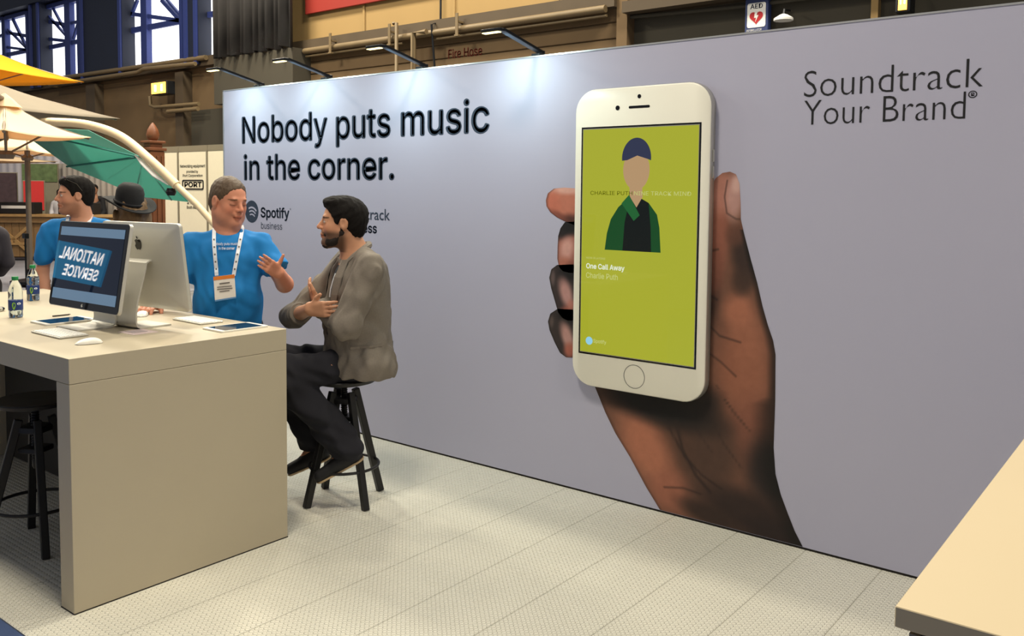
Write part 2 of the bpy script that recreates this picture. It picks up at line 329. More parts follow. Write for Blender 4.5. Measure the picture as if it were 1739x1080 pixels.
for poly, base, bl in fing:
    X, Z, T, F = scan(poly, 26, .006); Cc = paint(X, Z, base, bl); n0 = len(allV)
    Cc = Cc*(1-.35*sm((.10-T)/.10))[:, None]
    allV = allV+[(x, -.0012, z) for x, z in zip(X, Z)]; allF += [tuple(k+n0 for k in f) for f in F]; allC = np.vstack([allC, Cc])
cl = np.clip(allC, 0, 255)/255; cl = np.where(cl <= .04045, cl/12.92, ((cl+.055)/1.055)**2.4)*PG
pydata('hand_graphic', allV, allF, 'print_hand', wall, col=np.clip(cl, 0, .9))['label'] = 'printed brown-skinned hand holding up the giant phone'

# ================================================================== giant phone display on the wall
def rrect(cx, cz, wd, ht, r, n=9):
    pts = []
    for sx, sz, a0 in ((1, 1, 0), (-1, 1, PI/2), (-1, -1, PI), (1, -1, 3*PI/2)):
        for k in range(n): a = a0+PI/2*k/(n-1); pts.append((cx+sx*(wd/2-r)+r*math.cos(a), cz+sz*(ht/2-r)+r*math.sin(a)))
    return pts
ph = empty('phone_display', (-2.3155, -.03, .62), label='giant white smartphone-shaped display with lime screen on lavender wall', cat='display')
PX, PZ = -2.3155, 1.4235
def P3(pts, y): return [(x-PX, y+.03, z-.62) for x, z in pts]
def loft(layers, name, mt, cap0=True, cap1=True):
    V = []; F = []; n = len(layers[0][0])
    for pts, y in layers: V += P3(pts, y)
    for k in range(len(layers)-1):
        for i in range(n): F.append((k*n+i, k*n+(i+1) % n, (k+1)*n+(i+1) % n, (k+1)*n+i))
    if cap0: F.append(tuple(range(n))[::-1])
    if cap1: F.append(tuple((len(layers)-1)*n+i for i in range(n)))
    o = pydata(name, V, F, mt, ph, smooth=True); return o
W_, H_ = .800, 1.607
loft([(rrect(PX, PZ, W_-.014, H_-.014, .118), -.0015), (rrect(PX, PZ, W_, H_, .125), -.010), (rrect(PX, PZ, W_, H_, .125), -.046), (rrect(PX, PZ, W_-.006, H_-.006, .122), -.053)], 'metal_band', 'phone_silver')
loft([(rrect(PX, PZ, W_-.006, H_-.006, .122), -.0532), (rrect(PX, PZ, W_-.010, H_-.010, .12), -.0575), (rrect(PX, PZ, W_-.018, H_-.018, .116), -.060)], 'front_panel', 'phone_white')
def plate(pts, y, name, mt, par=None, th=.0012):
    mb = MB(); mb.poly(P3(pts, y), (0, th, 0)); o = mb.build(name, mt, par or ph); return o
SX0, SX1, SZ0, SZ1 = -2.670, -1.965, .797, 2.025
def rect(a, b, c, d): return [(a, c), (b, c), (b, d), (a, d)]
plate(rect(SX0, SX1, SZ0, SZ1), -.0612, 'screen_surround', 'screen_black')
plate(rect(SX0+.009, SX1-.009, SZ0+.009, SZ1-.009), -.0622, 'screen_inner_rim', 'phone_silver')
scr = plate(rect(SX0+.012, SX1-.012, SZ0+.013, SZ1-.013), -.0636, 'screen', 'screen_lime'); scr['label'] = 'lit lime-green screen'
def circ(cx, cz, r, n=28): return [(cx+r*math.cos(2*PI*k/n), cz+r*math.sin(2*PI*k/n)) for k in range(n)]
plate(circ(-2.318, 2.172, .0105), -.0612, 'front_camera', 'screen_black'); plate(circ(-2.447, 2.119, .0125), -.0612, 'light_sensor', 'screen_black')
plate(rrect(-2.3175, 2.1185, .124, .013, .0062, 6), -.0612, 'earpiece_slot', 'screen_black')
A = np.linspace(0, 2*PI, 49)[:-1]
for a0, a1 in ((.62*PI, 1.1*PI), (.08*PI, .6*PI), (1.25*PI, 1.72*PI)):
    AA = np.linspace(a0, a1, 15); V = P3([(-2.318+.0625*math.cos(a), .7125+.0625*math.sin(a)) for a in AA]+[(-2.318+.0605*math.cos(a), .7125+.0605*math.sin(a)) for a in AA], -.0608)
hr = MB(); V = P3([(-2.318+.0618*math.cos(a), .7125+.0618*math.sin(a)) for a in A], -.0606); hr.tube(V+[V[0]], .0012, 6, cap=False); hr.build('home_button_ring', 'dark_metal', ph)
for z in (1.86, 1.78): MB().box((W_/2-.001, .03-.036, z-.62-.03), (W_/2+.006, .03-.020, z-.62+.03), .002).build('side_button', 'phone_silver', ph)
for z in (1.9, 1.72, 1.62): MB().box((-W_/2-.005, .03-.036, z-.62-.028), (-W_/2+.001, .03-.020, z-.62+.028), .002).build('side_button', 'phone_silver', ph)
# picture on the screen: a plain stand-in bust, with the screen's writing
ay = -.0644
plate([(-2.51, 1.372), (-2.175, 1.372), (-2.185, 1.50), (-2.20, 1.565), (-2.25, 1.625), (-2.30, 1.648), (-2.37, 1.648), (-2.43, 1.60), (-2.475, 1.535), (-2.498, 1.46)], ay, 'screen_picture', 'lcd_green', scr)
plate([(-2.36, 1.65), (-2.30, 1.65), (-2.25, 1.625), (-2.235, 1.50), (-2.23, 1.372), (-2.40, 1.372), (-2.39, 1.52)], ay-.0006, 'screen_picture', 'lcd_dark', scr)
plate([(-2.365, 1.72), (-2.29, 1.72), (-2.285, 1.655), (-2.32, 1.60), (-2.36, 1.655)], ay-.0012, 'screen_picture', 'lcd_skin', scr)
plate([(-2.325+.078*math.cos(a), 1.795+.105*math.sin(a)) for a in A], ay-.0018, 'screen_picture', 'lcd_skin', scr)
plate([(-2.325+.086*math.cos(a), 1.855+.105*math.sin(a)) for a in np.linspace(-.12, PI+.12, 25)]+[(-2.38, 1.845), (-2.32, 1.868), (-2.26, 1.85)], ay-.0024, 'screen_picture', 'lcd_hair', scr)
plate([(-2.41, 1.62), (-2.365, 1.665), (-2.30, 1.56), (-2.335, 1.53)], ay-.0018, 'screen_picture', 'lcd_collar', scr)
def ptext(body, box, mt, weight=0): return text('screen_text', body, mt, scr, (-PX, .03-.0655, -.62), WX, WZ, box, weight)
ptext('CHARLIE PUTH', (-2.605, -2.345, 1.663, 1.684), 'lcd_olive', .004); ptext('NINE TRACK MIND', (-2.335, -2.01, 1.663, 1.684), 'lcd_faint')
ptext('One Call Away', (-2.625, -2.385, 1.258, 1.294), 'lcd_text', .018); ptext('Charlie Puth', (-2.625, -2.425, 1.214, 1.245), 'lcd_faint', .01)
ptext('NOW PLAYING', (-2.625, -2.505, 1.318, 1.329), 'lcd_faint'); ptext('Spotify', (-2.572, -2.49, .860, .886), 'lcd_faint', .01)
plate(circ(-2.600, .872, .022), ay, 'screen_icon', 'lcd_blue', scr)

# ================================================================== arm lights clamped to the wall top
def arm_light(x, label):
    t = empty('arm_light', (x, .03, 2.448), label=label, cat='spotlight', group='arm lights along the top of the lavender wall')
    MB().box((-.03, -.035, 0), (.03, .045, .014), .003).box((-.018, .0, .012), (.018, .035, .035), .004).build('clamp', 'dark_metal', t)
    MB().bar((0, .012, .022), (0, -.345, .098), .036, .010, bev=.002).build('arm', 'grey_arm', t)
    MB().bar((0.019, .012, .025), (0.019, -.345, .101), .004, .014).build('cable', 'dark_metal', t)
    MB().box((-.115, -.380, .088), (.02, -.335, .106), .004).build('lamp_head', 'dark_metal', t)
    MB().box((-.11, -.375, .084), (.0, -.345, .0885)).build('led_strip', 'lamp_glow', t)
    area('arm_light_beam', (x-.06, -.33, 2.52), .14, LED_W, (.76, 1.0, .97), aim=(x-.02, .03, 1.2), sy=.04)
LED_W = 2.4
arm_light(-5.658, 'slim grey arm light above the first word at the wall end'); arm_light(-4.877, 'slim grey arm light above the word puts start')
arm_light(-3.952, 'slim grey arm light above the word music'); arm_light(-3.031, 'slim grey arm light beside the giant phone')
# ================================================================== far wall of the hall
HY = 8.0
def S(o, label=None): return tag(o, label, kind='structure')
wf = S(MB().box((-36, HY, 0), (-7.2, HY+.3, 4.62)).build('wall_far', 'board_brown'), 'brown boarded lower wall of the hall')
z = .3
while z < 4.4:                                               # horizontal boards
    MB().box((-18.0, HY-.03, z), (-7.36, HY, z+.235), .008, seg=1).build('wall_board', 'board_brown', wf); z += .255
MB().box((-19.75, HY-.25, 0), (-19.4, HY, 4.5)).build('pillar', 'steel_beam', wf); MB().box((-24.2, HY-.25, 0), (-23.7, HY, 4.5)).build('pillar', 'steel_beam', wf)
MB().box((-19.4, HY-.04, 0), (-18.1, HY, 3.58)).build('dark_opening', 'dark_wall', wf)  # flat dark sheet standing in for the unlit depth of an opening
wu = S(MB().box((-18.3, HY, 4.5), (-7.2, HY+.3, 9)).build('wall_upper', 'concrete_beige'), 'beige concrete wall above the pipes')
for x in (-13.3, -10.9, -8.6): MB().box((x, HY-.03, 4.76), (x+.05, HY, 9)).build('wall_rib', 'concrete_beige', wu)
wr = S(MB().box((-7.2, HY+.1, 0), (6, HY+.4, 9)).build('wall_right', 'dark_wall'), 'dark recessed end of the hall wall')
MB().box((-7.37, HY-.12, 0), (-7.18, HY+.1, 4.72)).build('pillar', 'board_brown', wr); MB().box((-3.56, HY-.02, 0), (-3.47, HY+.1, 9)).build('pillar', 'concrete_beige', wr)
MB().box((-7.2, HY-.25, 4.45), (3, HY+.1, 4.62)).build('ledge', 'steel_beam', wr)
MB().tube([(-7.2, HY-.02, 4.42), (-5.3, HY-.02, 4.36), (2, HY-.02, 4.36)], .03).build('conduit', 'dark_wall', wr)
bm_ = S(MB().box((-36, HY-.2, 4.58), (-7.37, HY+.25, 4.80)).build('trim_1', 'steel_beam'), 'dark steel beam running along the hall wall')
def pipe(name, pts, r, label, group=None, m='pipe_paint'):
    o = MB().tube(pts, r, 10).build(name, m, smooth=True); return tag(o, label, 'pipe', group)
pipe('main_pipe', [(-14.85, HY-.24, 4.56), (-11.6, HY-.24, 4.56), (-7.5, HY-.24, 4.55)], .06, 'thick painted pipe under the beam right of the black curtain')
pipe('thin_pipe', [(-14.85, HY-.2, 4.46), (-12.0, HY-.2, 4.46)], .022, 'thin pipe under the thick pipe near the curtain')
pipe('thin_pipe', [(-11.2, HY-.2, 4.45), (-7.5, HY-.2, 4.45)], .022, 'thin pipe passing above the red wall lettering')
pipe('upper_pipe', [(-30, HY-.26, 4.82), (-18.4, HY-.26, 4.74)], .06, 'painted pipe along the sill of the tall windows')
pipe('lower_pipe', [(-26, HY-.1, 4.60), (-25.98, HY-.40, 4.60), (-21.2, HY-.40, 4.60), (-20.9, HY-.40, 4.66), (-18.62, HY-.40, 4.60)], .05, 'painted pipe just below the window sill pipe')
pipe('bent_pipe', [(-20.75, HY-.34, 3.98), (-20.72, HY-.34, 3.76), (-20.5, HY-.34, 3.70), (-18.6, HY-.34, 3.68)], .045, 'bent pipe under the amber floodlight')
pipe('side_pipe', [(-19.9, HY-.36, 3.56), (-18.6, HY-.36, 3.56)], .05, 'straight pipe over the dark opening')
pipe('riser_pipe', [(-12.05, HY-.40, 4.80), (-11.97, HY-.40, 4.80), (-11.97, HY-.40, -.05)], .035, 'thin riser pipe left of the red wall lettering')
pipe('riser_pipe', [(-11.2, HY-.40, 4.56), (-11.53, HY-.40, 4.57), (-11.53, HY-.40, -.05)], .05, 'elbowed riser pipe beside the red wall lettering')
pipe('wall_cable', [(-11.17, HY-.05, 9), (-11.18, HY-.05, 4.8), (-11.17, HY-.3, 4.7), (-11.17, HY-.05, 2.5)], .02, 'black cable running down the beige wall', m='dark_metal')
for i, (x, lb) in enumerate(((-13.91, 'pipe hanger bracket below the red banner'), (-12.215, 'pipe hanger bracket at the end of the red banner'), (-10.515, 'pipe hanger bracket above the red wall lettering'))):
    t = empty('pipe_bracket', (x, HY-.345, 4.42), label=lb, cat='bracket', group='brackets on the pipe run')
    MB().box((-.03, -.01, 0), (.03, .01, .40)).box((-.03, .0, .24), (.03, .15, .27)).build('strap', 'pipe_paint', t); MB().box((-.045, -.02, .0), (.045, .03, .03)).build('foot', 'pipe_paint', t)
tag(text('wall_lettering', 'Fire Hose', 'faded_red', None, (0, HY-.035, 0), WX, WZ, (-11.0, -10.19, 4.10, 4.27), .01), 'faded red Fire Hose lettering on the brown wall', 'lettering')
tag(MB().box((-15.0, HY-.1, 5.355), (-9.5, HY-.04, 7.2), .01).build('red_banner', 'red_banner'), 'plain red banner on the beige upper wall', 'banner')
# windows: navy steel frame with bright panes
def window(n, x0, x1, z0, z1, panes, bars, label):
    o = S(MB().box((x0-.14, HY-.06, z0-.08), (x0, HY+.2, z1+.1)).box((x1, HY-.06, z0-.08), (x1+.14, HY+.2, z1+.1)).box((x0, HY-.06, z1), (x1, HY+.2, z1+.12)).box((x0, HY-.06, z0-.08), (x1, HY+.2, z0)).build('window_%d' % n, 'navy_steel'), label)
    for a, b_ in panes: MB().box((a, HY+.1, z0), (b_, HY+.13, z1)).build('pane', 'sky_pane', o)
    for a, b_ in zip(panes[:-1], panes[1:]): MB().box((a[1]-.02, HY-.05, z0), (b_[0]+.02, HY+.16, z1)).build('mullion', 'navy_steel', o)
    for a, b_, wd in bars: MB().bar((a[0], HY+.02, a[1]), (b_[0], HY+.02, b_[1]), wd, .06, up=(0, 1, 0)).build('brace', 'navy_steel', o)
window(1, -32, -29.95, 4.85, 6.92, [(-32, -29.95)], [((-32, 5.83), (-29.95, 5.83), .10), ((-32, 6.3), (-29.95, 6.5), .08)], 'steel window furthest along the hall wall')
window(2, -29.70, -28.26, 4.85, 6.90, [(-29.70, -28.26)], [((-29.7, 6.52), (-28.26, 6.27), .10), ((-29.7, 5.84), (-28.26, 5.84), .12), ((-29.7, 6.07), (-28.3, 5.86), .08), ((-29.3, 6.9), (-28.38, 5.94), .09), ((-29.65, 6.62), (-28.42, 5.94), .06)], 'braced steel window left of the wide navy column')
window(3, -27.24, -25.04, 4.85, 6.90, [(-27.24, -25.77), (-25.49, -25.04)], [((-27.24, 6.62), (-25.8, 6.34), .10), ((-27.24, 6.10), (-25.78, 5.88), .09), ((-27.24, 5.80), (-25.04, 5.80), .12), ((-27.1, 6.85), (-25.78, 6.0), .06), ((-26.6, 6.9), (-25.8, 6.1), .06), ((-25.5, 6.35), (-25.04, 6.35), .08), ((-25.4, 5.9), (-25.04, 6.4), .07)], 'braced steel window with a narrow side pane')
window(4, -22.54, -19.85, 4.80, 7.6, [(-22.54, -21.63), (-21.39, -19.85)], [((-22.54, 6.29), (-19.93, 5.80), .10), ((-22.54, 5.80), (-19.9, 5.78), .14), ((-21.9, 6.55), (-22.5, 5.88), .09), ((-20.75, 6.4), (-19.95, 5.82), .10), ((-20.6, 6.45), (-19.88, 5.9), .06), ((-21.3, 7.1), (-20.7, 6.4), .10)], 'large braced steel window beside the black curtain')
window(5, -19.06, -18.3, 4.80, 7.6, [(-19.06, -18.3)], [((-19.06, 5.80), (-18.3, 5.79), .13), ((-19.06, 6.45), (-18.3, 6.40), .10)], 'narrow steel window next to the black curtain')
for i, (a, b_) in enumerate(((-27.5, -26.85), (-24.4, -22.2), (-19.3, -18.72))):
    c = S(MB().box((a, HY-.25, 4.62), (b_, HY+.2, 9)).build('trim_%d' % (i+2), 'navy_dark'), 'dark navy steel column between hall windows')
    MB().box((b_-.14, HY-.3, 4.62), (b_-.02, HY-.25, 9)).build('flange', 'navy_steel', c); MB().box((a+.02, HY-.3, 4.62), (a+.14, HY-.25, 9)).build('flange', 'navy_steel', c)
S(MB().box((-36, HY-.35, 7.05), (-22.6, HY+.2, 7.35)).box((-36, HY-.1, 7.35), (-22.6, HY+.2, 9)).build('trim_5', 'navy_dark'), 'dark steel beam above the far windows')
# black curtain
V = []; nx = 120
for i in range(nx+1):
    x = -17.72+2.85*i/nx; y = HY-.55+.09*math.sin(i*.62)+.05*math.sin(i*.27+1)
    for zz in (4.62, 6.0, 9.0): V.append((x, y*1, zz+(.03*math.sin(i*.3) if zz < 5 else 0)))
F = [(i*3+k, (i+1)*3+k, (i+1)*3+k+1, i*3+k+1) for i in range(nx) for k in range(2)]
o = pydata('stage_curtain', V, F, 'black_drape', smooth='all'); md = o.modifiers.new('thick', 'SOLIDIFY'); md.thickness = .015
tag(o, 'black pleated curtain hanging beside the hall windows', 'curtain')
S(MB().box((-17.72, HY-.5, 3.6), (-14.9, HY-.04, 4.62)).build('trim_6', 'dark_wall'), 'dark duct under the black curtain')
# amber floodlights
def flood(x, z, wd, ht, y, label):
    t = empty('floodlight', (x, y, z-ht/2), label=label, cat='floodlight', group='amber floodlights on the hall wall')
    MB().box((-wd/2-.04, -.02, -.03), (wd/2+.04, .22, ht+.03), .02).build('housing', 'dark_metal', t)
    MB().box((-wd/2, -.035, 0), (wd/2, -.021, ht)).build('lens', 'amber_glow', t)
    for k in (-.22, .24): MB().box((wd*k-.05*wd, -.04, ht*.2), (wd*k+.07*wd, -.036, ht*.8), .003).build('lamp_core', 'amber_core', t)
flood(-20.1, 4.13, .62, .26, HY-.45, 'amber floodlight above the bent pipe'); flood(-3.09, 4.17, .10, .36, HY-.3, 'tall amber floodlight beyond the wall lettering end')
# AED box sign
t = empty('aed_sign', (-5.09, HY-.1, 3.93), label='blue AED sign with red heart on the dark wall', cat='sign')
MB().box((-.17, 0, 0), (.17, .12, .50), .01).build('sign_box', 'sign_blue', t)
mb = MB(); mb.poly([(x, -.004, z) for x, z in rrect(0, .265, .27, .34, .03, 6)]); pn = mb.build('sign_panel', 'sign_white', t)
hp = []
for k in range(40):
    a = 2*PI*k/40; hp.append((.0062*16*math.sin(a)**3, -.008, .235+.0062*(13*math.cos(a)-5*math.cos(2*a)-2*math.cos(3*a)-math.cos(4*a))))
mb = MB(); mb.poly(hp); hh = mb.build('heart', 'heart_red', t)
mb = MB(); mb.poly([(-.02, -.011, .30), (.02, -.011, .31), (.008, -.011, .26), (.035, -.011, .262), (-.012, -.011, .165), (.0, -.011, .225), (-.03, -.011, .228)]); mb.build('bolt', 'sign_white', hh)
text('sign_text', 'AED', 'sign_blue', t, (0, -.008, 0), WX, WZ, (-.09, .09, .355, .42), .01); text('sign_text', 'DEFIBRILLATOR', 'sign_white', t, (0, -.003, 0), WX, WZ, (-.14, .08, .045, .075), 0)
# small white spot lamp
t = empty('wall_lamp', (-4.65, HY-.1, 4.02), label='small white wall lamp next to the AED sign', cat='lamp')
MB().lathe([(.03, 0), (.13, .01), (.13, .04), (.05, .09), (.02, .10)], (0, -.12, .02), 16).build('lamp_bowl', 'sign_white', t, smooth=True); MB().tube([(0, .1, .2), (0, -.1, .18), (0, -.12, .11)], .015, 8).build('bracket', 'dark_metal', t)
# ================================================================== bar table
mat('aluminium', (206, 204, 196), .38, .35, var=.02); mat('white_plastic', (236, 234, 226), .35, var=.01); mat('glass_black', (6, 7, 9), .02, var=0, spec=.6, coat=.5)
mat('desktop_glow', (8, 12, 20), .012, var=0, emit=(34, 52, 84), estr=.12, spec=.6); mat('bar_glow', (40, 50, 60), .06, var=0, emit=(120, 150, 178), estr=.38, spec=.6)
mat('tablet_screen', (30, 40, 50), .05, var=.3, scale=6, spec=.8); mat('key_white', (244, 242, 236), .5); mat('key_gap', (196, 194, 186), .5)
mat('card_pink', (206, 188, 188), .6); mat('card_grey', (168, 156, 160), .6); mat('stylus', (92, 88, 80), .4, .5)
mat('bottle_clear', (232, 240, 240), .05, trans=1, ior=1.2, var=0, spec=.5); mat('water', (240, 246, 248), .02, trans=1, ior=1.33, var=0); mat('cap_green', (30, 130, 72), .5)
mat('label_navy', (26, 52, 112), .5, var=.2, scale=60); mat('label_leaf', (124, 176, 46), .5); mat('label_white', (220, 228, 232), .5)
mat('bag_black', (20, 20, 22), .7, var=.2, scale=20, bump=.3, bscale=80); mat('counter_top', (196, 180, 148), .42, var=.015, scale=4, spec=.35); mat('counter_body', (126, 118, 108), .55, var=.04)
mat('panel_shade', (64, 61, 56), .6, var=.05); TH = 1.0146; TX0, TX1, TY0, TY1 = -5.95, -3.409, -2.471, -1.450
tb = empty('bar_table', (-4.68, -1.96, 0), label='long white laminate bar table with solid end panels and computers on top', cat='table')
off = Vector((4.68, 1.96, 0))
def tbx(a, b, name, m='laminate', bev=.0015): o = MB().box(Vector(a)+off, Vector(b)+off, bev, seg=1).build(name, m, tb); return o
tbx((TX0, TY0, TH-.1005), (TX1, TY1, TH), 'tabletop'); tbx((TX1-.107, TY0, .004), (TX1, TY1, TH-.102), 'end_panel'); tbx((TX0, TY0, .004), (TX0+.107, TY1, TH-.102), 'end_panel')
tbx((TX0+.107, -1.74, .004), (TX1-.107, -1.71, TH-.102), 'centre_panel', 'panel_shade')  # under-table shade is put into this panel's dark colour
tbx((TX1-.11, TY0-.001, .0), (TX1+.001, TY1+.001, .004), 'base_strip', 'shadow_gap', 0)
# ================================================================== stools
def make_stool(loc, rz, label, seat_z=.69):
    t = empty('bar_stool', loc, rz, label=label, cat='stool', group='black wooden screw stools')
    st = MB().lathe([(.02, -.03), (.13, -.032), (.165, -.022), (.172, -.006), (.168, .0), (.15, .001), (.0, -.004)], (0, 0, seat_z), 40).build('seat', 'black_paint', t, smooth=True)
    sc_ = MB().lathe([(.016, .40), (.016, seat_z-.03)], seg=12)
    for k in range(int((seat_z-.43)/.012)): sc_.lathe([(.016, 0), (.0195, .004), (.016, .008)], (0, 0, .405+k*.012), 12)
    sc_.lathe([(.05, seat_z-.04), (.05, seat_z-.03)], seg=16); sc_.lathe([(.012, .36), (.018, .37), (.018, .40)], seg=12); sc_.build('screw_post', 'black_paint', t, smooth=True)
    MB().box((-.062, -.062, .535), (.062, .062, .565), .006).build('upper_hub', 'black_paint', t); MB().box((-.055, -.055, .44), (.055, .055, .465), .006).build('lower_hub', 'black_paint', t)
    for k in range(4):
        a = PI/4+k*PI/2; c, s = math.cos(a), math.sin(a); mb = MB(); mb.bar((c*.068, s*.068, .60), (c*.225, s*.225, 0), .036, .034, up=(-s, c, 0), bev=.004); mb.build('leg', 'black_paint', t)
    ring = [(.184*math.cos(2*PI*k/48), .184*math.sin(2*PI*k/48), .195) for k in range(48)]; ring.append(ring[0]); MB().tube(ring, .008, 8, cap=False).build('foot_ring', 'black_paint', t, smooth=True)
    return t
make_stool((-3.606, -.923, 0), .576, 'black wooden stool the man in the grey jacket sits on', .672)
make_stool((-4.255, -2.24, 0), .51, 'empty black wooden stool under the bar table')
b_ = empty('black_bag', (-3.72, -1.86, 0), label='black bag standing under the bar table against its panel', cat='bag')
MB().box((-.16, -.09, 0), (.16, .09, .42), .06, seg=4).build('bag_body', 'bag_black', b_, smooth=True); MB().tube([(-.08, -.02, .40), (-.07, -.02, .47), (0, -.02, .50), (.07, -.02, .47), (.08, -.02, .40)], .012, 8).build('handle', 'bag_black', b_, smooth=True)
MB().box((-.11, -.115, .06), (.11, -.08, .24), .02, seg=3).build('pocket', 'bag_black', b_, smooth=True)
# ================================================================== right counter
ct = empty('display_counter', (.1, -1.8, 0), label='cream-topped cabinet counter at the open side of the booth', cat='counter'); co_ = Vector((-.1, 1.8, 0))
MB().box(Vector((-.371, -2.55, .963))+co_, Vector((.62, -1.02, .998))+co_, .0015, seg=1).build('countertop', 'counter_top', ct)
bd = MB().box(Vector((-.350, -2.525, .06))+co_, Vector((.60, -1.04, .955))+co_).box(Vector((-.345, -2.52, .955))+co_, Vector((.595, -1.045, .963))+co_).build('body', 'counter_body', ct)
MB().box(Vector((-.33, -2.50, 0))+co_, Vector((.58, -1.06, .06))+co_).build('plinth', 'shadow_gap', ct)
for k in range(2): MB().box(Vector((-.329+k*.465, -2.542, .075))+co_, Vector((-.329+k*.465+.455, -2.525, .95))+co_, .002).build('door', 'counter_body', ct)
MB().box(Vector((-.350, -2.540, .06))+co_, Vector((-.334, -2.525, .955))+co_).build('side_stile', 'counter_body', ct)
# ================================================================== computers, back to back
def apple(cx, cz, s):
    P = [(0,.62),(.2,.72),(.45,.74),(.68,.62),(.82,.45),(.66,.3),(.6,.08),(.68,-.14),(.86,-.28),(.74,-.56),(.55,-.82),(.36,-.94),(.18,-.9),(0,-.84),(-.18,-.9),(-.36,-.94),(-.58,-.8),(-.76,-.5),(-.86,-.12),(-.84,.24),(-.7,.52),(-.48,.7),(-.22,.73)]
    Lf = [(.0,.78),(.04,1.0),(.16,1.18),(.32,1.26),(.32,1.08),(.22,.9)]
    return [[(cx+x*s, cz+z*s) for x, z in q] for q in (P, Lf)]
def computer(loc, rz, label, lean, pd, front):
    """loc: desk point of the stand bend; panel stands at distance pd in front of it; local -Y is the screen side"""
    t = empty('desktop_computer', loc, rz, label=label, cat='computer', group='aluminium desktop computers back to back')
    Wd, Hd, zb = (.642 if front else .606), .415, .087
    R = Matrix.Translation((0, -pd, zb)) @ Matrix.Rotation(-lean, 4, 'X')
    def T(mb): bmesh.ops.transform(mb.bm, matrix=R, verts=mb.bm.verts); return mb
    def slab(w0, h0, y0, y1, r, z0): 
        mb = MB(); pts = rrect(0, z0+h0/2, w0, h0, r, 6); mb.poly([(x, y0, z) for x, z in pts], (0, y1-y0, 0)); return mb
    sh = T(slab(Wd, Hd, 0, .016, .018, 0)).build('shell', 'aluminium', t)
    bk = MB(); n = 24; rows = []
    for s_, y in ((1, .016), (.97, .020), (.86, .027), (.55, .034)):
        rows.append([bk.bm.verts.new((x*s_, y, (z-Hd/2)*s_+Hd/2)) for x, z in rrect(0, Hd/2, Wd-.002, Hd-.002, .018, 6)])
    for a, b2 in zip(rows[:-1], rows[1:]):
        for i in range(24): bk.bm.faces.new((a[i], a[(i+1) % 24], b2[(i+1) % 24], b2[i]))
    bk.bm.faces.new(rows[-1]); bco = T(bk).build('back_cover', 'aluminium', t, smooth=True)
    T(slab(Wd-.006, Hd-.006, -.003, 0, .016, .003)).build('front_glass', 'glass_black', t)
    sc2 = T(slab(Wd-.056, Hd-.062, -.0042, -.0032, .001, .036)).build('screen', 'desktop_glow', t)
    T(slab(Wd-.056, .042, -.0052, -.0044, .001, Hd-.070)).build('menu_bar', 'bar_glow', sc2); T(slab(Wd-.056, .050, -.0052, -.0044, .001, .036)).build('dock_bar', 'bar_glow', sc2)
    for k, q in enumerate(apple(0, .315, .030)):
        mb = MB(); mb.poly([(x, .0345, z) for x, z in q], (0, .0012, 0)); T(mb).build('logo', 'glass_black', bco)
    for k, q in enumerate(apple(0, .018, .008)):
        mb = MB(); mb.poly([(x, -.0045, z) for x, z in q], (0, .001, 0)); T(mb).build('logo', 'aluminium', t)
    hp = R @ Vector((0, .037, .235))                                    # hinge on the back
    prof = [(-.185, .004), (-.05, .004), (-.022, .006), (-.006, .016), (0, .034), (-.002, .075), (-.012, .13), (hp.y+.030, hp.z-.035), (hp.y+.024, hp.z-.008), (hp.y+.004, hp.z+.004), (hp.y-.02, hp.z+.002)]
    st = MB(); th = .0075; ws = [.1]*4+[.1, .098, .095, .09, .088, .088, .088]; pr = [Vector((0, y, z)) for y, z in prof]; rings = []
    for i, q in enumerate(pr):
        tv = (pr[min(i+1, len(pr)-1)]-pr[max(i-1, 0)]).normalized(); nv = Vector((0, -tv.z, tv.y))*th/2; w2 = ws[i]
        rings.append([st.bm.verts.new(q+Vector((-w2, 0, 0))+nv), st.bm.verts.new(q+Vector((w2, 0, 0))+nv), st.bm.verts.new(q+Vector((w2, 0, 0))-nv), st.bm.verts.new(q+Vector((-w2, 0, 0))-nv)])
    for a, b2 in zip(rings[:-1], rings[1:]):
        for i in range(4): st.bm.faces.new((a[i], a[(i+1) % 4], b2[(i+1) % 4], b2[i]))
    st.bm.faces.new(rings[0][::-1]); st.bm.faces.new(rings[-1]); st.build('stand', 'aluminium', t, smooth=True)
    return t
computer((-4.135, -1.958, TH), .023, 'aluminium computer with dark glossy screen facing the aisle', .164, .112, True)
computer((-3.985, -1.945, TH), PI+.085, 'aluminium computer turned away with dark fruit logo on its back', .123, .155, False)
# ================================================================== small things on the table
def keyboard(x0, x1, y0, y1, rz, label):
    w_, d_ = x1-x0, y1-y0; t = empty('keyboard', ((x0+x1)/2, (y0+y1)/2, TH), rz, label=label, cat='keyboard', group='slim white keyboards on the bar table')
    MB().box((-w_/2, -d_/2, .001), (w_/2, d_/2, .0085), .003).build('keyboard_base', 'aluminium', t)
    km = None; nr, nc = 6, 14; kw, kd = (w_-.012)/nc, (d_-.012)/nr
    for r in range(nr):
        for c in range(nc):
            if r == 0 and 4 <= c <= 7: continue
            if km is None: k = MB().box((-kw*.44, -kd*.42, 0), (kw*.44, kd*.42, .0025)).build('key', 'key_white', t); km = k.data
            else: k = bpy.data.objects.new('key', km); COL.objects.link(k); k.parent = t
            k.location = (-w_/2+.006+kw*(c+.5), -d_/2+.006+kd*(r+.5), .0085)
    MB().box((-w_/2+.006+kw*4.06, -d_/2+.006+kd*.08, .0085), (-w_/2+.006+kw*7.94, -d_/2+.006+kd*.92, .011)).build('space_bar', 'key_white', t)
keyboard(-4.165, -3.885, -2.288, -2.160, .0, 'slim white keyboard in front of the dark glossy screen'); keyboard(-4.06, -3.80, -1.655, -1.530, PI-.02, 'slim white keyboard beside the standing man in blue')
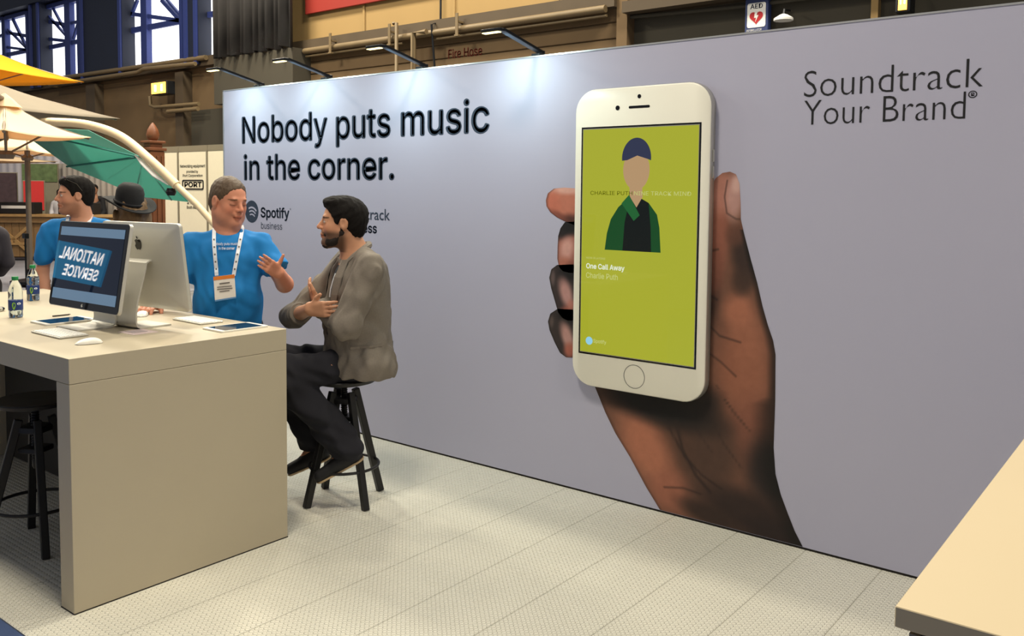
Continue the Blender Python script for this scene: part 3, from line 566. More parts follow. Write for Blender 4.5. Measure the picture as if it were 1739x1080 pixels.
def mouse(x, y, rz, label):
    t = empty('computer_mouse', (x, y, TH), rz, label=label, cat='mouse', group='white computer mice on the bar table'); V = []; n = 20; L_ = .056; Wm = .028
    rows = []
    for i in range(13):
        u = -1+2*i/12; ww = Wm*max(1-abs(u)**4, 0.0)**.5; hh = .006+.017*(1-(u*.75-.12)**2*1.35); rows.append([(u*L_, ww*math.cos(PI*k/10), .002+max(hh, .003)*math.sin(PI*k/10)**.6*(1-abs(u)**6)) for k in range(11)])
    V = [q for r in rows for q in r]; F = [(i*11+k, i*11+k+1, (i+1)*11+k+1, (i+1)*11+k) for i in range(12) for k in range(10)]
    pydata('mouse_shell', V, F, 'white_plastic', t, smooth='all'); MB().box((-.046, -.022, 0), (.046, .022, .0035), .0015).build('mouse_base', 'aluminium', t)
mouse(-3.69, -2.255, PI*.42, 'white computer mouse lying near the table corner'); mouse(-4.31, -1.675, PI*.8, 'white computer mouse under the right hand of the standing man')
def tablet(x0, x1, y0, y1, rz, label):
    w_, d_ = x1-x0, y1-y0; t = empty('tablet', ((x0+x1)/2, (y0+y1)/2, TH), rz, label=label, cat='tablet', group='white tablets lying on the bar table')
    mb = MB(); pts = rrect(0, 0, w_, d_, .011, 6); mb.poly([(x, z, .0005) for x, z in pts], (0, 0, .0072)); mb.build('tablet_body', 'white_plastic', t)
    MB().box((-w_/2+.011, -d_/2+.024, .0077), (w_/2-.011, d_/2-.024, .0083)).build('tablet_screen', 'tablet_screen', t); MB().lathe([(.006, 0), (.006, .0004)], (0, -d_/2+.012, .0077), 16).build('home_button', 'key_gap', t)
tablet(-4.49, -4.315, -2.155, -1.905, .01, 'white tablet lying beside the front keyboard'); tablet(-3.685, -3.515, -1.725, -1.472, -.03, 'white tablet lying at the wall-side end of the table')
tag(MB().box((-3.895, -2.022, TH), (-3.758, -1.90, TH+.0015)).build('paper_card', 'card_pink'), 'pinkish card lying behind the computer stands', 'card')
tag(MB().box((-3.872, -2.0, TH+.0016), (-3.80, -1.93, TH+.0028)).build('paper_card', 'card_grey'), 'small grey card lying on the pinkish card', 'card')
t = empty('stylus', (-4.603, -1.95, TH), label='thin grey stylus lying behind the left tablet', cat='pen'); MB().tube([(0, -.045, .004), (0, .035, .004)], .004, 8).build('barrel', 'stylus', t); MB().tube([(0, .035, .004), (0, .047, .004)], [.004, .001], 8).build('tip', 'glass_black', t)
t = empty('wrist_watch', (-5.03, -2.09, TH), label='small dark watch-like ring lying at the table edge', cat='watch'); rg_ = [(.028*math.cos(2*PI*k/24), .028*math.sin(2*PI*k/24), .011) for k in range(25)]
MB().tube(rg_, .009, 8, cap=False).build('band', 'glass_black', t, smooth=True); MB().box((.02, -.014, .002), (.036, .014, .022), .003).build('case', 'aluminium', t)
def bottle(x, y, label, fill, shape):
    t = empty('water_bottle', (x, y, TH), label=label, cat='bottle', group='green-capped water bottles on the bar table')
    if shape == 0: prof = [(.02, .001), (.030, .002), (.0325, .012), (.0315, .03), (.033, .04), (.033, .095), (.0325, .115), (.0335, .13), (.029, .155), (.020, .178), (.0125, .188), (.0125, .197)]
    else: prof = [(.02, .001), (.031, .002), (.0335, .010), (.0325, .035), (.033, .04), (.033, .088), (.031, .098), (.0335, .105), (.0335, .135), (.030, .142), (.026, .158), (.016, .178), (.0125, .188), (.0125, .197)]
    MB().lathe(prof, seg=28).build('bottle_body', 'bottle_clear', t, smooth=True)
    wp = [(r-.002, z+.002) for r, z in prof if z+.002 < fill]; MB().lathe(wp+[(wp[-1][0], fill)], seg=28).build('water_fill', 'water', t, smooth=True)
    MB().lathe([(.0150, .190), (.0155, .191), (.0155, .207), (.0145, .2085), (.0, .2085)], seg=24).build('cap', 'cap_green', t, smooth=True)
    lb = MB().lathe([(.0336, .040), (.0338, .041), (.0338, .089), (.0336, .090)], seg=28).build('label_wrap', 'label_navy', t, smooth=True)
    d = Vector((0, -4.0444, 0))-Vector((x, y, 0)); a0 = math.atan2(d.y, d.x)
    def on(a, z, r=.0342): return (r*math.cos(a0+a), r*math.sin(a0+a), z)
    mb = MB(); mb.poly([on(-.25+.30*math.cos(k)*(.8+.3*math.sin(k)), .062+.019*math.sin(k)) for k in np.linspace(0, 2*PI, 17)[:-1]]); mb.build('label_leaf', 'label_leaf', lb)
    mb = MB(); mb.poly([on(.45+.28*math.cos(k), .073+.006*math.sin(k)) for k in np.linspace(0, 2*PI, 13)[:-1]]); mb.build('label_mark', 'label_white', lb)
bottle(-4.715, -2.125, 'nearly empty water bottle with green cap near the front edge', .045, 0); bottle(-5.36, -1.765, 'fuller water bottle with green cap further back on the table', .135, 1)
# ================================================================== lit sign across the aisle (seen mirrored in the dark screen)
mat('sign_cyan', (60, 150, 205), .5, emit=(70, 165, 222), estr=1.0); mat('sign_glow', (255, 255, 255), .5, emit=(255, 255, 255), estr=2.2)
sg = empty('aisle_sign', (-12.99, -6.72, 1.6), label='lit blue sign with white lettering across the aisle, mirrored in the dark screen', cat='sign')
xd = Vector((-.866, .50, 0)); nd = xd.cross(Vector((0, 0, 1)))
def sgp(u, v, w_=0): return tuple(xd*u+Vector((0, 0, 1))*v+nd*w_)
mb = MB(); mb.poly([sgp(-.42, .16), sgp(.42, .16), sgp(.42, .72), sgp(-.42, .72)], tuple(nd*-.06)); mb.build('sign_face', 'sign_cyan', sg)
text('sign_lettering', 'NATIONAL', 'sign_glow', sg, sgp(0, 0, .002), xd, (0, 0, 1), (-.36, .33, .46, .66), .03); text('sign_lettering', 'SERVICE', 'sign_glow', sg, sgp(0, 0, .002), xd, (0, 0, 1), (-.36, .20, .22, .40), .03)
for u in (-.3, .3): MB().tube([sgp(u, -1.6, -.03), sgp(u, .2, -.03)], .02, 8).build('sign_post', 'dark_metal', sg)
# ================================================================== people: smooth-union distance fields meshed with surface nets
V3 = lambda *a: np.array(a, float)
class Field:
    def __init__(s, lo, hi, h):
        s.h = h; s.lo = np.array(lo, float); s.n = np.ceil((np.array(hi)-s.lo)/h).astype(int)+1; s.F = np.full(s.n, 1.0, np.float32)
        s.ax = [s.lo[k]+h*np.arange(s.n[k]) for k in range(3)]
    def _sub(s, lo, hi):
        a = np.clip(np.floor((lo-s.lo)/s.h).astype(int), 0, s.n); b = np.clip(np.ceil((hi-s.lo)/s.h).astype(int)+1, 0, s.n)
        sl = tuple(slice(a[k], b[k]) for k in range(3)); g = [s.ax[k][sl[k]] for k in range(3)]
        return sl, g[0][:, None, None], g[1][None, :, None], g[2][None, None, :]
    def _mix(s, sl, d, k, op):
        A = s.F[sl]; d = d.astype(np.float32)
        if op == 'add': h_ = np.clip(.5+.5*(d-A)/k, 0, 1); s.F[sl] = d*(1-h_)+A*h_-k*h_*(1-h_)
        else: h_ = np.clip(.5-.5*(-d-A)/k, 0, 1); s.F[sl] = -d*(1-h_)+A*h_+k*h_*(1-h_)
    def cone(s, a, b, r1, r2, k=.02, op='add', sq=None):
        """tapered capsule; sq=(axis, factor) flattens it along axis"""
        a, b = np.array(a, float), np.array(b, float); m = max(r1, r2)+k+4*s.h; sl, X, Y, Z = s._sub(np.minimum(a, b)-m, np.maximum(a, b)+m)
        px, py, pz = X-a[0], Y-a[1], Z-a[2]; ba = b-a; t = np.clip((px*ba[0]+py*ba[1]+pz*ba[2])/max(ba@ba, 1e-9), 0, 1)
        qx, qy, qz = px-t*ba[0], py-t*ba[1], pz-t*ba[2]; d2 = qx*qx+qy*qy+qz*qz
        if sq is not None: u = np.array(sq[0], float); u /= np.linalg.norm(u); w_ = qx*u[0]+qy*u[1]+qz*u[2]; d2 = d2+(sq[1]**2-1)*w_*w_
        s._mix(sl, np.sqrt(d2)-(r1+(r2-r1)*t), k, op); return s
    def ell(s, c, r, ax=None, k=.02, op='add'):
        c, r = np.array(c, float), np.array(r, float); ax = np.eye(3) if ax is None else np.array(ax); m = r.max()+k+4*s.h; sl, X, Y, Z = s._sub(c-m, c+m)
        q = [((X-c[0])*ax[i][0]+(Y-c[1])*ax[i][1]+(Z-c[2])*ax[i][2]) for i in range(3)]
        k0 = np.sqrt(sum((q[i]/r[i])**2 for i in range(3))); k1 = np.sqrt(sum((q[i]/r[i]**2)**2 for i in range(3)))+1e-9
        s._mix(sl, k0*(k0-1)/k1, k, op); return s
    def plane(s, p, n, k=.004):
        """cut away the side the normal points to"""
        n = np.array(n, float)/np.linalg.norm(n); X, Y, Z = s.ax[0][:, None, None], s.ax[1][None, :, None], s.ax[2][None, None, :]
        d = (X-p[0])*n[0]+(Y-p[1])*n[1]+(Z-p[2])*n[2]; s.F = np.maximum(s.F, d.astype(np.float32)); return s
    def folds(s, amp, fs, seed=1, stretch=(1, 1, .35)):
        rs = np.random.RandomState(seed); I = np.argwhere(np.abs(s.F) < .04); P = s.lo+I*s.h; d = np.zeros(len(P))
        for f in fs:
            for _ in range(3):
                u = rs.randn(3)*np.array(stretch); u /= np.linalg.norm(u); v = rs.randn(3); v /= np.linalg.norm(v)
                d += np.sin(P@u*f+1.6*np.sin(P@v*f*.45+rs.rand()*6)+rs.rand()*6)/len(fs)/3
        s.F[tuple(I.T)] += (2.6*amp*d).astype(np.float32); return s
    def value(s, P):
        I = np.clip(np.round((np.array(P)-s.lo)/s.h).astype(int), 0, s.n-1); return s.F[tuple(I.T)]
    def snap(s, P, d, off=.003, L=.35):
        """slide points along d until they meet the surface"""
        P = np.array(P, float); d = np.array(d, float)/np.linalg.norm(d); t = np.full(len(P), L)
        for q in np.arange(0, L, s.h*.4):
            hit = (s.value(P+d*q) < off) & (t >= L); t[hit] = q
        return P+d*t[:, None]
    def mesh(s, smooth=1):
        F = s.F; S = F < 0; nx, ny, nz = s.n
        c = [S[i:nx-1+i, j:ny-1+j, k:nz-1+k] for i in (0, 1) for j in (0, 1) for k in (0, 1)]
        a = c[0].copy(); o = c[0].copy()
        for q in c[1:]: a &= q; o |= q
        I = np.argwhere(o & ~a); idx = np.full((nx-1, ny-1, nz-1), -1, np.int32); idx[tuple(I.T)] = np.arange(len(I))
        off = np.array([(i, j, k) for i in (0, 1) for j in (0, 1) for k in (0, 1)]); val = np.stack([F[tuple((I+q).T)] for q in off], 1)
        acc = np.zeros((len(I), 3)); cnt = np.zeros(len(I))
        for p in range(8):
            for q in range(p+1, 8):
                if np.abs(off[p]-off[q]).sum() != 1: continue
                va, vb = val[:, p], val[:, q]; m = (va < 0) != (vb < 0); t = np.where(m, va/np.where(m, va-vb, 1), 0)
                acc += np.where(m[:, None], off[p]+t[:, None]*(off[q]-off[p]), 0); cnt += m
        V = s.lo+(I+acc/cnt[:, None])*s.h; Q = []
        for ax in range(3):
            b, d = [(1, 2), (2, 0), (0, 1)][ax]; sl0 = [slice(None)]*3; sl1 = [slice(None)]*3; sl0[ax] = slice(0, -1); sl1[ax] = slice(1, None)
            E = np.argwhere(S[tuple(sl0)] != S[tuple(sl1)]); E = E[(E[:, b] > 0) & (E[:, d] > 0) & (E[:, b] < s.n[b]-1) & (E[:, d] < s.n[d]-1)]
            flip = S[tuple(sl0)][tuple(E.T)]; e1, e2 = np.zeros(3, int), np.zeros(3, int); e1[b] = 1; e2[d] = 1
            q = np.stack([idx[tuple((E-e1-e2).T)], idx[tuple((E-e2).T)], idx[tuple(E.T)], idx[tuple((E-e1).T)]], 1); q[~flip] = q[~flip][:, ::-1]; Q.append(q)
        Q = np.vstack(Q)
        for _ in range(smooth):
            A = np.zeros_like(V); n = np.zeros(len(V))
            for k in range(4):
                for e in (1, 3): np.add.at(A, Q[:, k], V[Q[:, (k+e) % 4]]); np.add.at(n, Q[:, k], 1)
            V = V*.5+A/np.maximum(n, 1)[:, None]*.5
        return V, Q
def fmesh(name, fld, m, parent, org, smooth=1, paint=None):
    V, Q = fld.mesh(smooth); me = bpy.data.meshes.new(name); nv, nq = len(V), len(Q); me.vertices.add(nv); me.vertices.foreach_set('co', (V-org).astype(np.float32).ravel())
    me.loops.add(nq*4); me.loops.foreach_set('vertex_index', Q.astype(np.int32).ravel()); me.polygons.add(nq); me.polygons.foreach_set('loop_start', np.arange(0, nq*4, 4, dtype=np.int32))
    me.update(calc_edges=True); me.validate()
    if paint is not None:
        c = np.ones((len(me.vertices), 4), np.float32); c[:, :3] = paint(V)[:len(me.vertices)]; a = me.color_attributes.new('Col', 'FLOAT_COLOR', 'POINT'); a.data.foreach_set('color', c.ravel())
    return link(name, me, m, parent, 'all')
def lin(c): return np.array(srgb(*c))
class Head:
    """axes: rows forward, left, up; s scales a 0.235 m head"""
    def __init__(s, c, fwd, up=(0, 0, 1), k=1.0):
        f = np.array(fwd, float); f /= np.linalg.norm(f); u = np.array(up, float); u -= f*(u@f); u /= np.linalg.norm(u); s.A = np.stack([f, np.cross(u, f), u]); s.c = np.array(c, float); s.k = k
    def __call__(s, x, y, z): return s.c+s.k*(s.A.T@np.array([x, y, z], float))
    def loc(s, V): return ((V-s.c)@s.A.T)/s.k
    def skull(s, f, neck_to, nr=.058):
        k = s.k; E = lambda c, r, kk=.02, op='add': f.ell(s(*c), np.array(r)*k, s.A, kk*k, op)
        Cn = lambda a, b, r1, r2, kk=.012, op='add': f.cone(s(*a), s(*b), r1*k, r2*k, kk*k, op)
        E((-.012, 0, .036), (.098, .075, .083)); E((.030, 0, -.030), (.060, .058, .084), .03); Cn((.0, .048, -.055), (.066, .014, -.097), .022, .021, .03); Cn((.0, -.048, -.055), (.066, -.014, -.097), .022, .021, .03)
        for y in (-1, 1): E((.052, .036*y, -.026), (.028, .026, .028), .02)
        Cn((.080, -.030, .024), (.080, .030, .024), .012, .012, .012)
        for y in (-1, 1): E((.100, .031*y, .004), (.016, .017, .011), .010, 'sub')
        for y in (-1, 1): E((.0775, .031*y, .003), (.0125, .0155, .011), .004)
        Cn((.088, 0, .014), (.110, 0, -.022), .0075, .0115, .010)
        for y in (-1, 1): E((.099, .012*y, -.026), (.011, .0085, .0085), .006)
        E((.088, 0, -.048), (.012, .026, .012), .012); E((.0945, 0, -.0565), (.009, .023, .0055), .005); E((.0925, 0, -.068), (.009, .019, .0065), .006); E((.080, 0, -.096), (.018, .02, .017), .014)
        for y in (-1, 1): E((-.006, .077*y, -.002), (.021, .0085, .031), .006); E((-.002, .085*y, .0), (.010, .006, .017), .004, 'sub')
        f.cone(s(-.022, 0, -.055), neck_to, nr*k, nr*1.06*k, .03*k)
    def hair(s, f, top=(.106, .083, .091), face=((.092, 0, -.018), (.080, .11, .088)), low=-.062, extra=()):
        k = s.k; E = lambda c, r, kk=.012, op='add': f.ell(s(*c), np.array(r)*k, s.A, kk*k, op)
        E((-.014, 0, .038), top); E((-.050, 0, -.012), (.064, .070, .075), .02)
        for c, r in extra: E(c, r, .02)
        E(face[0], face[1], .010, 'sub')
        for y in (-1, 1): E((.004, .088*y, -.022), (.030, .030, .040), .006, 'sub')
        f.plane(s(0, 0, low), -s.A[2]+.35*s.A[0])
    def paint(s, V, C, lips=(.62, .40, .36), brow=None, eyes='open', stubble=None, nape=True):
        P = s.loc(V); x, y, z = P.T; hm = (np.abs(x) < .16) & (np.abs(y) < .12) & (z > -.14) & (z < .14)
        def lay(mask, col, a=1.0): m = (np.clip(mask, 0, 1)*a*hm)[:, None]; C[:] = C*(1-m)+np.array(col)*m
        ay = np.abs(y)
        lay(np.exp(-((ay-.045)/.02)**2-((z+.028)/.022)**2)*(x > .02), C.mean(0)*np.array([1.12, .86, .82]), .5)
        lay(np.exp(-((ay)/.016)**2-((z+.022)/.014)**2)*(x > .09), C.mean(0)*np.array([1.12, .84, .80]), .5)
        lay(sm((1.25-np.hypot(y/.023, (z+.062)/.0105))*3)*(x > .07), C.mean(0)*np.array(lips)*1.45, .75)
        lay(sm((1-np.abs(z+.0625)/.0022)*1.5)*(ay < .022)*(x > .07), np.array([.06, .03, .025]), .8)
        if stubble is not None: lay(sm((-.030-z)*40)*sm((x+.03)*30)*(1-sm((1.5-np.hypot(y/.024, (z+.062)/.012))*3)), np.array(stubble[0]), stubble[1])
        for sgn in (-1, 1):
            ex = np.hypot((y-.031*sgn)/.0150, (z-.003)/.0062)
            if eyes == 'open':
                lay(sm((1.05-ex)*6)*(x > .05), (.62, .58, .55)); lay(sm((1-np.hypot(y-.032*sgn, z-.003)/.0058)*4)*(x > .05), (.03, .02, .015)); lay(sm((1-np.abs(z-.0088)/.0022))*(np.abs(y-.031*sgn) < .0165)*(x > .05), (.03, .02, .02))
            else: lay(sm((1-np.abs(z+.003-.10*(y-.031*sgn)**2/.016)/.0026))*(np.abs(y-.031*sgn) < .0165)*(x > .05), (.03, .02, .02)); lay(sm((1.6-ex)*2)*(x > .05), C.mean(0)*.72, .5)
            if brow is not None: lay(sm((1-np.hypot((y-.034*sgn)/.0225, (z-.0245+.10*(ay-.034))/.0052))*3)*(x > .045), brow, .9)
        lay(sm((1-np.hypot(ay-.008, z+.031)/.0042)*3)*(x > .09), (.05, .02, .02), .8)
        return C
def hand(f, wrist, X, Y, Z, curl=(25, 30, 20), spread=.06, thumb=(.55, .8, -.25), tc=.5, s=1.0, curls=None):
    """wrist point; X to the fingers, Y to the thumb side, Z out of the back of the hand"""
    B = np.stack([V3(*X)/np.linalg.norm(X), V3(*Y)/np.linalg.norm(Y), V3(*Z)/np.linalg.norm(Z)]); w_ = np.array(wrist, float); P = lambda x, y, z: w_+s*(B.T@np.array([x, y, z], float))
    for y0, y1 in ((.018, .030), (.006, .011), (-.006, -.010), (-.018, -.029)): f.cone(P(.004, y0, 0), P(.088, y1, 0), .0185*s, .0130*s, .012*s)
    f.cone(P(.02, .016, -.006), P(.05, .030, -.008), .016*s, .013*s, .014*s)
    for i, (y, L_) in enumerate(((.030, .072), (.0105, .080), (-.0100, .075), (-.0290, .059))):
        cu = curls[i] if curls else curl; p = P(.088, y, 0); a = 0; yaw_ = (1.4-i)*spread
        for j, (fr_, r1, r2) in enumerate(((.45, .0098, .0090), (.31, .0088, .0082), (.24, .0080, .0070))):
            a += math.radians(cu[j]); d = B.T@np.array([math.cos(a)*math.cos(yaw_), math.cos(a)*math.sin(yaw_), -math.sin(a)]); q = p+d*L_*fr_*s
            f.cone(p, q, r1*s*(1 if i < 3 else .9), r2*s*(1 if i < 3 else .9), .004*s); p = q
    d = np.array(thumb, float); d /= np.linalg.norm(d); a = np.array([.030, .026, -.006]); b = a+d*.044; d2 = d*(1-tc*.5)+np.array([1, 0, 0])*tc; d2 /= np.linalg.norm(d2); c = b+d2*.032
    f.cone(P(*a), P(*b), .0140*s, .0115*s, .010*s); f.cone(P(*b), P(*c), .0112*s, .0090*s, .004*s)
for n_, c_, r_ in (('skin', (200, 150, 120), .5), ('skin_far', (190, 140, 112), .55)): mat(n_, c_, r_, vcol=True, var=.06, scale=40, bump=.06, bscale=160, spec=.35)
mat('tee_blue', (18, 118, 186), .85, var=.05, scale=9, bump=.12, bscale=300); mat('tweed_grey', (124, 115, 105), .9, var=.16, scale=120, bump=.3, bscale=500); mat('dark_shirt', (30, 32, 42), .85); mat('navy_trousers', (28, 28, 36), .9, var=.1, bump=.15, bscale=300)
mat('hair_brown', (84, 66, 48), .6, var=.35, scale=90, bump=.5, bscale=220); mat('hair_black', (20, 16, 14), .8, spec=.2, var=.35, scale=90, bump=.6, bscale=220); mat('beard_dark', (34, 26, 22), .9, var=.3, scale=120, bump=.7, bscale=260)
mat('hair_blond', (112, 86, 56), .6, var=.35, scale=60, bump=.5, bscale=160); mat('felt_black', (26, 26, 28), .9, var=.15, scale=30, bump=.2); mat('lanyard_white', (228, 232, 238), .6); mat('badge_white', (236, 230, 222), .5); mat('badge_orange', (226, 128, 44), .5); mat('badge_blue', (96, 148, 200), .5); mat('ink_grey', (110, 104, 100), .7)
mat('shoe_black', (24, 24, 28), .6); mat('sole_tan', (196, 170, 134), .7); mat('denim_dark', (40, 44, 58), .9); mat('cloth_dark', (58, 54, 60), .9, bump=.2); mat('cloth_olive', (52, 50, 42), .9); mat('cloth_white', (206, 204, 210), .9); mat('suit_black', (24, 24, 28), .85); mat('cotton_white', (240, 244, 250), .7)
def person(loc, label): return empty('person', loc, label=label, cat='person')
def ribbon(name, pts, wd, nrm, m, parent, org, th=.0015):
    """flat strap through pts, facing nrm"""
    P = np.array(pts); n = np.array(nrm, float); n /= np.linalg.norm(n); V = []; F = []
    for i in range(len(P)):
        t = P[min(i+1, len(P)-1)]-P[max(i-1, 0)]; s_ = np.cross(t, n); s_ /= np.linalg.norm(s_)
        for a, b in ((-1, 0), (1, 0), (1, 1), (-1, 1)): V.append(P[i]+s_*a*wd/2+n*b*th-org)
    for i in range(len(P)-1):
        for k in range(4): F.append((i*4+k, i*4+(k+1) % 4, i*4+4+(k+1) % 4, i*4+4+k))
    F += [(0, 3, 2, 1), tuple(len(V)-4+k for k in range(4))]
    return pydata(name, V, F, m, parent)

# ------------------------------------------------------------------ standing man in the blue t-shirt
O = V3(-4.20, -1.235, 0); Fw, Lf, Up = V3(.80, -.60, 0), V3(.60, .80, 0), V3(0, 0, 1); AX = np.stack([Fw, Lf, Up]); at = lambda f, l, u: O+Fw*f+Lf*l+Up*u
pm = person(tuple(O), 'standing man in a blue t-shirt with white lanyard and badge, gesturing')
shL, shR = at(-.01, .178, 1.362), at(-.01, -.190, 1.358); elL, wrL = at(.105, .300, 1.160), at(.285, .268, 1.238); elR, wrR = at(.01, -.275, 1.115), V3(-4.420, -1.535, 1.056)
hd = Head((-4.205, -1.222, 1.608), V3(.998, .014, -.20), Up+Lf*.03, 1.10)
f = Field((-4.62, -1.82, -.02), (-3.60, -.86, 1.80), .0048)
hd.skull(f, at(-.02, 0, 1.425), .065)
for y in (-1, 1): f.ell(hd(.035, .045*y, -.070), V3(.034, .024, .030), hd.A, .03)
f.cone(at(-.015, -.12, 1.345), at(-.015, .12, 1.345), .040, .040, .04); f.cone(at(-.01, 0, 1.34), at(0, 0, .95), .085, .10, .05)
for a, b, c, sd in ((shL, elL, wrL, 1), (shR, elR, wrR, -1)): f.cone(a+V3(0, 0, -.012), b, .040, .043, .02); f.cone(b, c, .046, .031, .02)
hX = Fw*.66-Lf*.55+Up*.50; hX /= np.linalg.norm(hX); hZ = Fw*.92+Lf*.30-Up*.05; hZ -= hX*(hZ@hX); hZ /= np.linalg.norm(hZ); hY = np.cross(hX, hZ); hY *= np.sign(hY[2])
hand(f, wrL, hX, hY, hZ, spread=.035, curls=((10, 14, 8), (16, 18, 10), (22, 22, 14), (28, 24, 16)), thumb=(.25, .95, .1), tc=.1, s=.90)
hx = V3(.58, -.80, -.08); hand(f, wrR, hx, V3(.78, .62, 0), V3(.06, -.08, 1), curl=(14, 30, 24), thumb=(.7, .6, -.35), s=1.05)
for s_ in (-1, 1): f.cone(at(0, .09*s_, .95), at(.0, .10*s_, .52), .075, .055, .03); f.cone(at(0, .10*s_, .52), at(-.02, .11*s_, .09), .05, .035, .02); f.cone(at(-.04, .11*s_, .05), at(.13, .13*s_, .035), .035, .03, .02)
base = lin((206, 140, 112))
def pt(V): C = np.repeat(base[None], len(V), 0); return hd.paint(V, C, brow=lin((92, 66, 46)), eyes='down', stubble=(lin((170, 116, 96)), .35))
fmesh('body', f, 'skin', pm, O, paint=pt)
f = Field((-4.42, -1.45, 1.45), (-3.98, -1.0, 1.80), .004); hd.hair(f, top=(.1015, .0785, .0865), face=((.100, 0, -.010), (.070, .10, .090)), low=-.060); f.folds(.0016, (160, 300), 3, (1, 1, 1)); fmesh('hair', f, 'hair_brown', pm, O)
f = Field((-4.62, -1.55, .88), (-3.80, -.88, 1.50), .0055)
f.ell(at(.005, 0, 1.27), (.128, .195, .175), AX); f.ell(at(.03, 0, 1.07), (.150, .184, .20), AX, .05); f.ell(at(.005, 0, .95), (.145, .180, .13), AX, .05)
f.cone(at(-.015, -.14, 1.365), at(-.015, .14, 1.365), .058, .058, .04); f.cone(at(-.02, 0, 1.425), at(-.02, .15, 1.365), .064, .050, .03); f.cone(at(-.02, 0, 1.425), at(-.02, -.15, 1.365), .064, .050, .03)
cl_, cr_ = shL+(elL-shL)*.62, shR+(elR-shR)*.72
g = Field(f.lo, (-3.80, -.88, 1.50), .0055); g.F = np.full(f.n, 1., np.float32); g.n = f.n; g.ax = f.ax
g.cone(shL-(elL-shL)*.05, cl_+(elL-shL)*.2, .068, .072, .01); g.plane(cl_, elL-shL)
g2 = Field(f.lo, (-3.80, -.88, 1.50), .0055); g2.F = np.full(f.n, 1., np.float32); g2.n = f.n; g2.ax = f.ax
g2.cone(shR-(elR-shR)*.05, cr_+(elR-shR)*.2, .070, .072, .01); g2.plane(cr_, elR-shR)
for q in (g.F, g2.F): h_ = np.clip(.5+.5*(q-f.F)/.03, 0, 1); f.F = q*(1-h_)+f.F*h_-.03*h_*(1-h_)
f.folds(.0058, (34, 60, 85), 5, (1, 1, .8)); f.ell(at(.045, 0, 1.475), (.072, .078, .050), AX, .008, 'sub'); f.plane((0, 0, .915), (0, 0, -1))
shirt = fmesh('t_shirt', f, 'tee_blue', pm, O, 2); sf = f
f = Field((-4.50, -1.45, .05), (-3.95, -.95, .98), .010); f.ell(at(0, 0, .93), (.135, .172, .10), AX)
for s_ in (-1, 1): f.cone(at(0, .09*s_, .90), at(.01, .105*s_, .50), .095, .075, .03); f.cone(at(.01, .105*s_, .50), at(-.02, .11*s_, .07), .075, .07, .02)
fmesh('trousers', f, 'denim_dark', pm, O)
for s_ in (-1, 1): f = Field(at(-.02, .12*s_, .05)-.24, at(-.02, .12*s_, .05)+.24, .008); f.cone(at(-.06, .11*s_, .048), at(.15, .135*s_, .038), .044, .040, .02); f.plane((0, 0, .002), (0, 0, -1)); fmesh('shoe', f, 'shoe_black', pm, O)
def chest(l, u, off=.004): return sf.snap(np.array([at(.30, l, u)]), -Fw, off)[0]
LY = []
for lt, lb in ((-.068, -.050), (.076, .036)):
    pts = [at(-.045, lt*.95, 1.475), at(.0, lt*1.02, 1.462)]+[chest(lt+(lb-lt)*t_, 1.44-.225*t_, .006) for t_ in np.linspace(.05, 1, 12)]; LY.append(pts)
    r_ = ribbon('lanyard', pts, .019, Fw, 'lanyard_white', pm, O)
    for t_ in range(3, 13, 2): ribbon('lanyard_print', [np.array(pts[t_])+Fw*.0022, (np.array(pts[t_])*.55+np.array(pts[t_+1 if t_ < 13 else t_])*.45)+Fw*.0022], .008, Fw, 'ink_grey', r_, O, .0006)
bz, bc = 1.095, -.004; b0 = chest(bc, 1.15, .016)
def bp(u, v, d=0): return tuple(b0-O+Lf*u+Up*(v-1.15)+Fw*d)
bd_ = MB(); bd_.poly([bp(-.053, 1.082, .004), bp(.053, 1.098, .004), bp(.046, 1.225), bp(-.060, 1.213)], tuple(Fw*.003)); bd = bd_.build('badge', 'badge_white', pm)
mb = MB(); mb.poly([bp(-.0595, 1.194, .005), bp(.047, 1.206, .005), bp(.046, 1.225, .0045), bp(-.060, 1.213, .0045)]); mb.build('badge_band', 'badge_orange', bd)
mb = MB(); mb.poly([bp(-.053, 1.082, .0085), bp(.053, 1.098, .0085), bp(.0525, 1.106, .0085), bp(-.0535, 1.090, .0085)]); mb.build('badge_band', 'badge_blue', bd)
for k_, (u0, u1, v) in enumerate(((-.03, .022, 1.172), (-.042, .032, 1.155), (-.042, .035, 1.143), (-.03, .02, 1.131))): mb = MB(); mb.poly([bp(u0, v, .008), bp(u1, v+.006, .008), bp(u1, v+(.013 if k_ == 0 else .011), .008), bp(u0, v+(.007 if k_ == 0 else .005), .008)]); mb.build('badge_line', 'ink_grey', bd)
for body_, u0, u1, v0, v1 in (('nobody puts music', -.066, .058, 1.372, 1.390), ('in the corner', -.040, .042, 1.352, 1.367)):
    o = text('shirt_print', body_, 'cotton_white', shirt, (0, 0, 0), (1, 0, 0), (0, 1, 0), (u0, u1, v0, v1), .02); me = o.data; q = np.empty(len(me.vertices)*3, np.float32); me.vertices.foreach_get('co', q); q = q.reshape(-1, 3)
    P_ = sf.snap(np.array([at(.30, a_[0], a_[1]) for a_ in q]), -Fw, .0055); 
    cfit = np.c_[np.ones(len(q)), q[:, 0], q[:, 1], q[:, 0]**2]; dd = (P_-O)@Fw; co_f = np.linalg.lstsq(cfit, dd, rcond=None)[0]; dd = cfit@co_f+.004
    me.vertices.foreach_set('co', (np.array([Lf*a_[0]+Up*a_[1] for a_ in q])+dd[:, None]*Fw).astype(np.float32).ravel()); me.update()

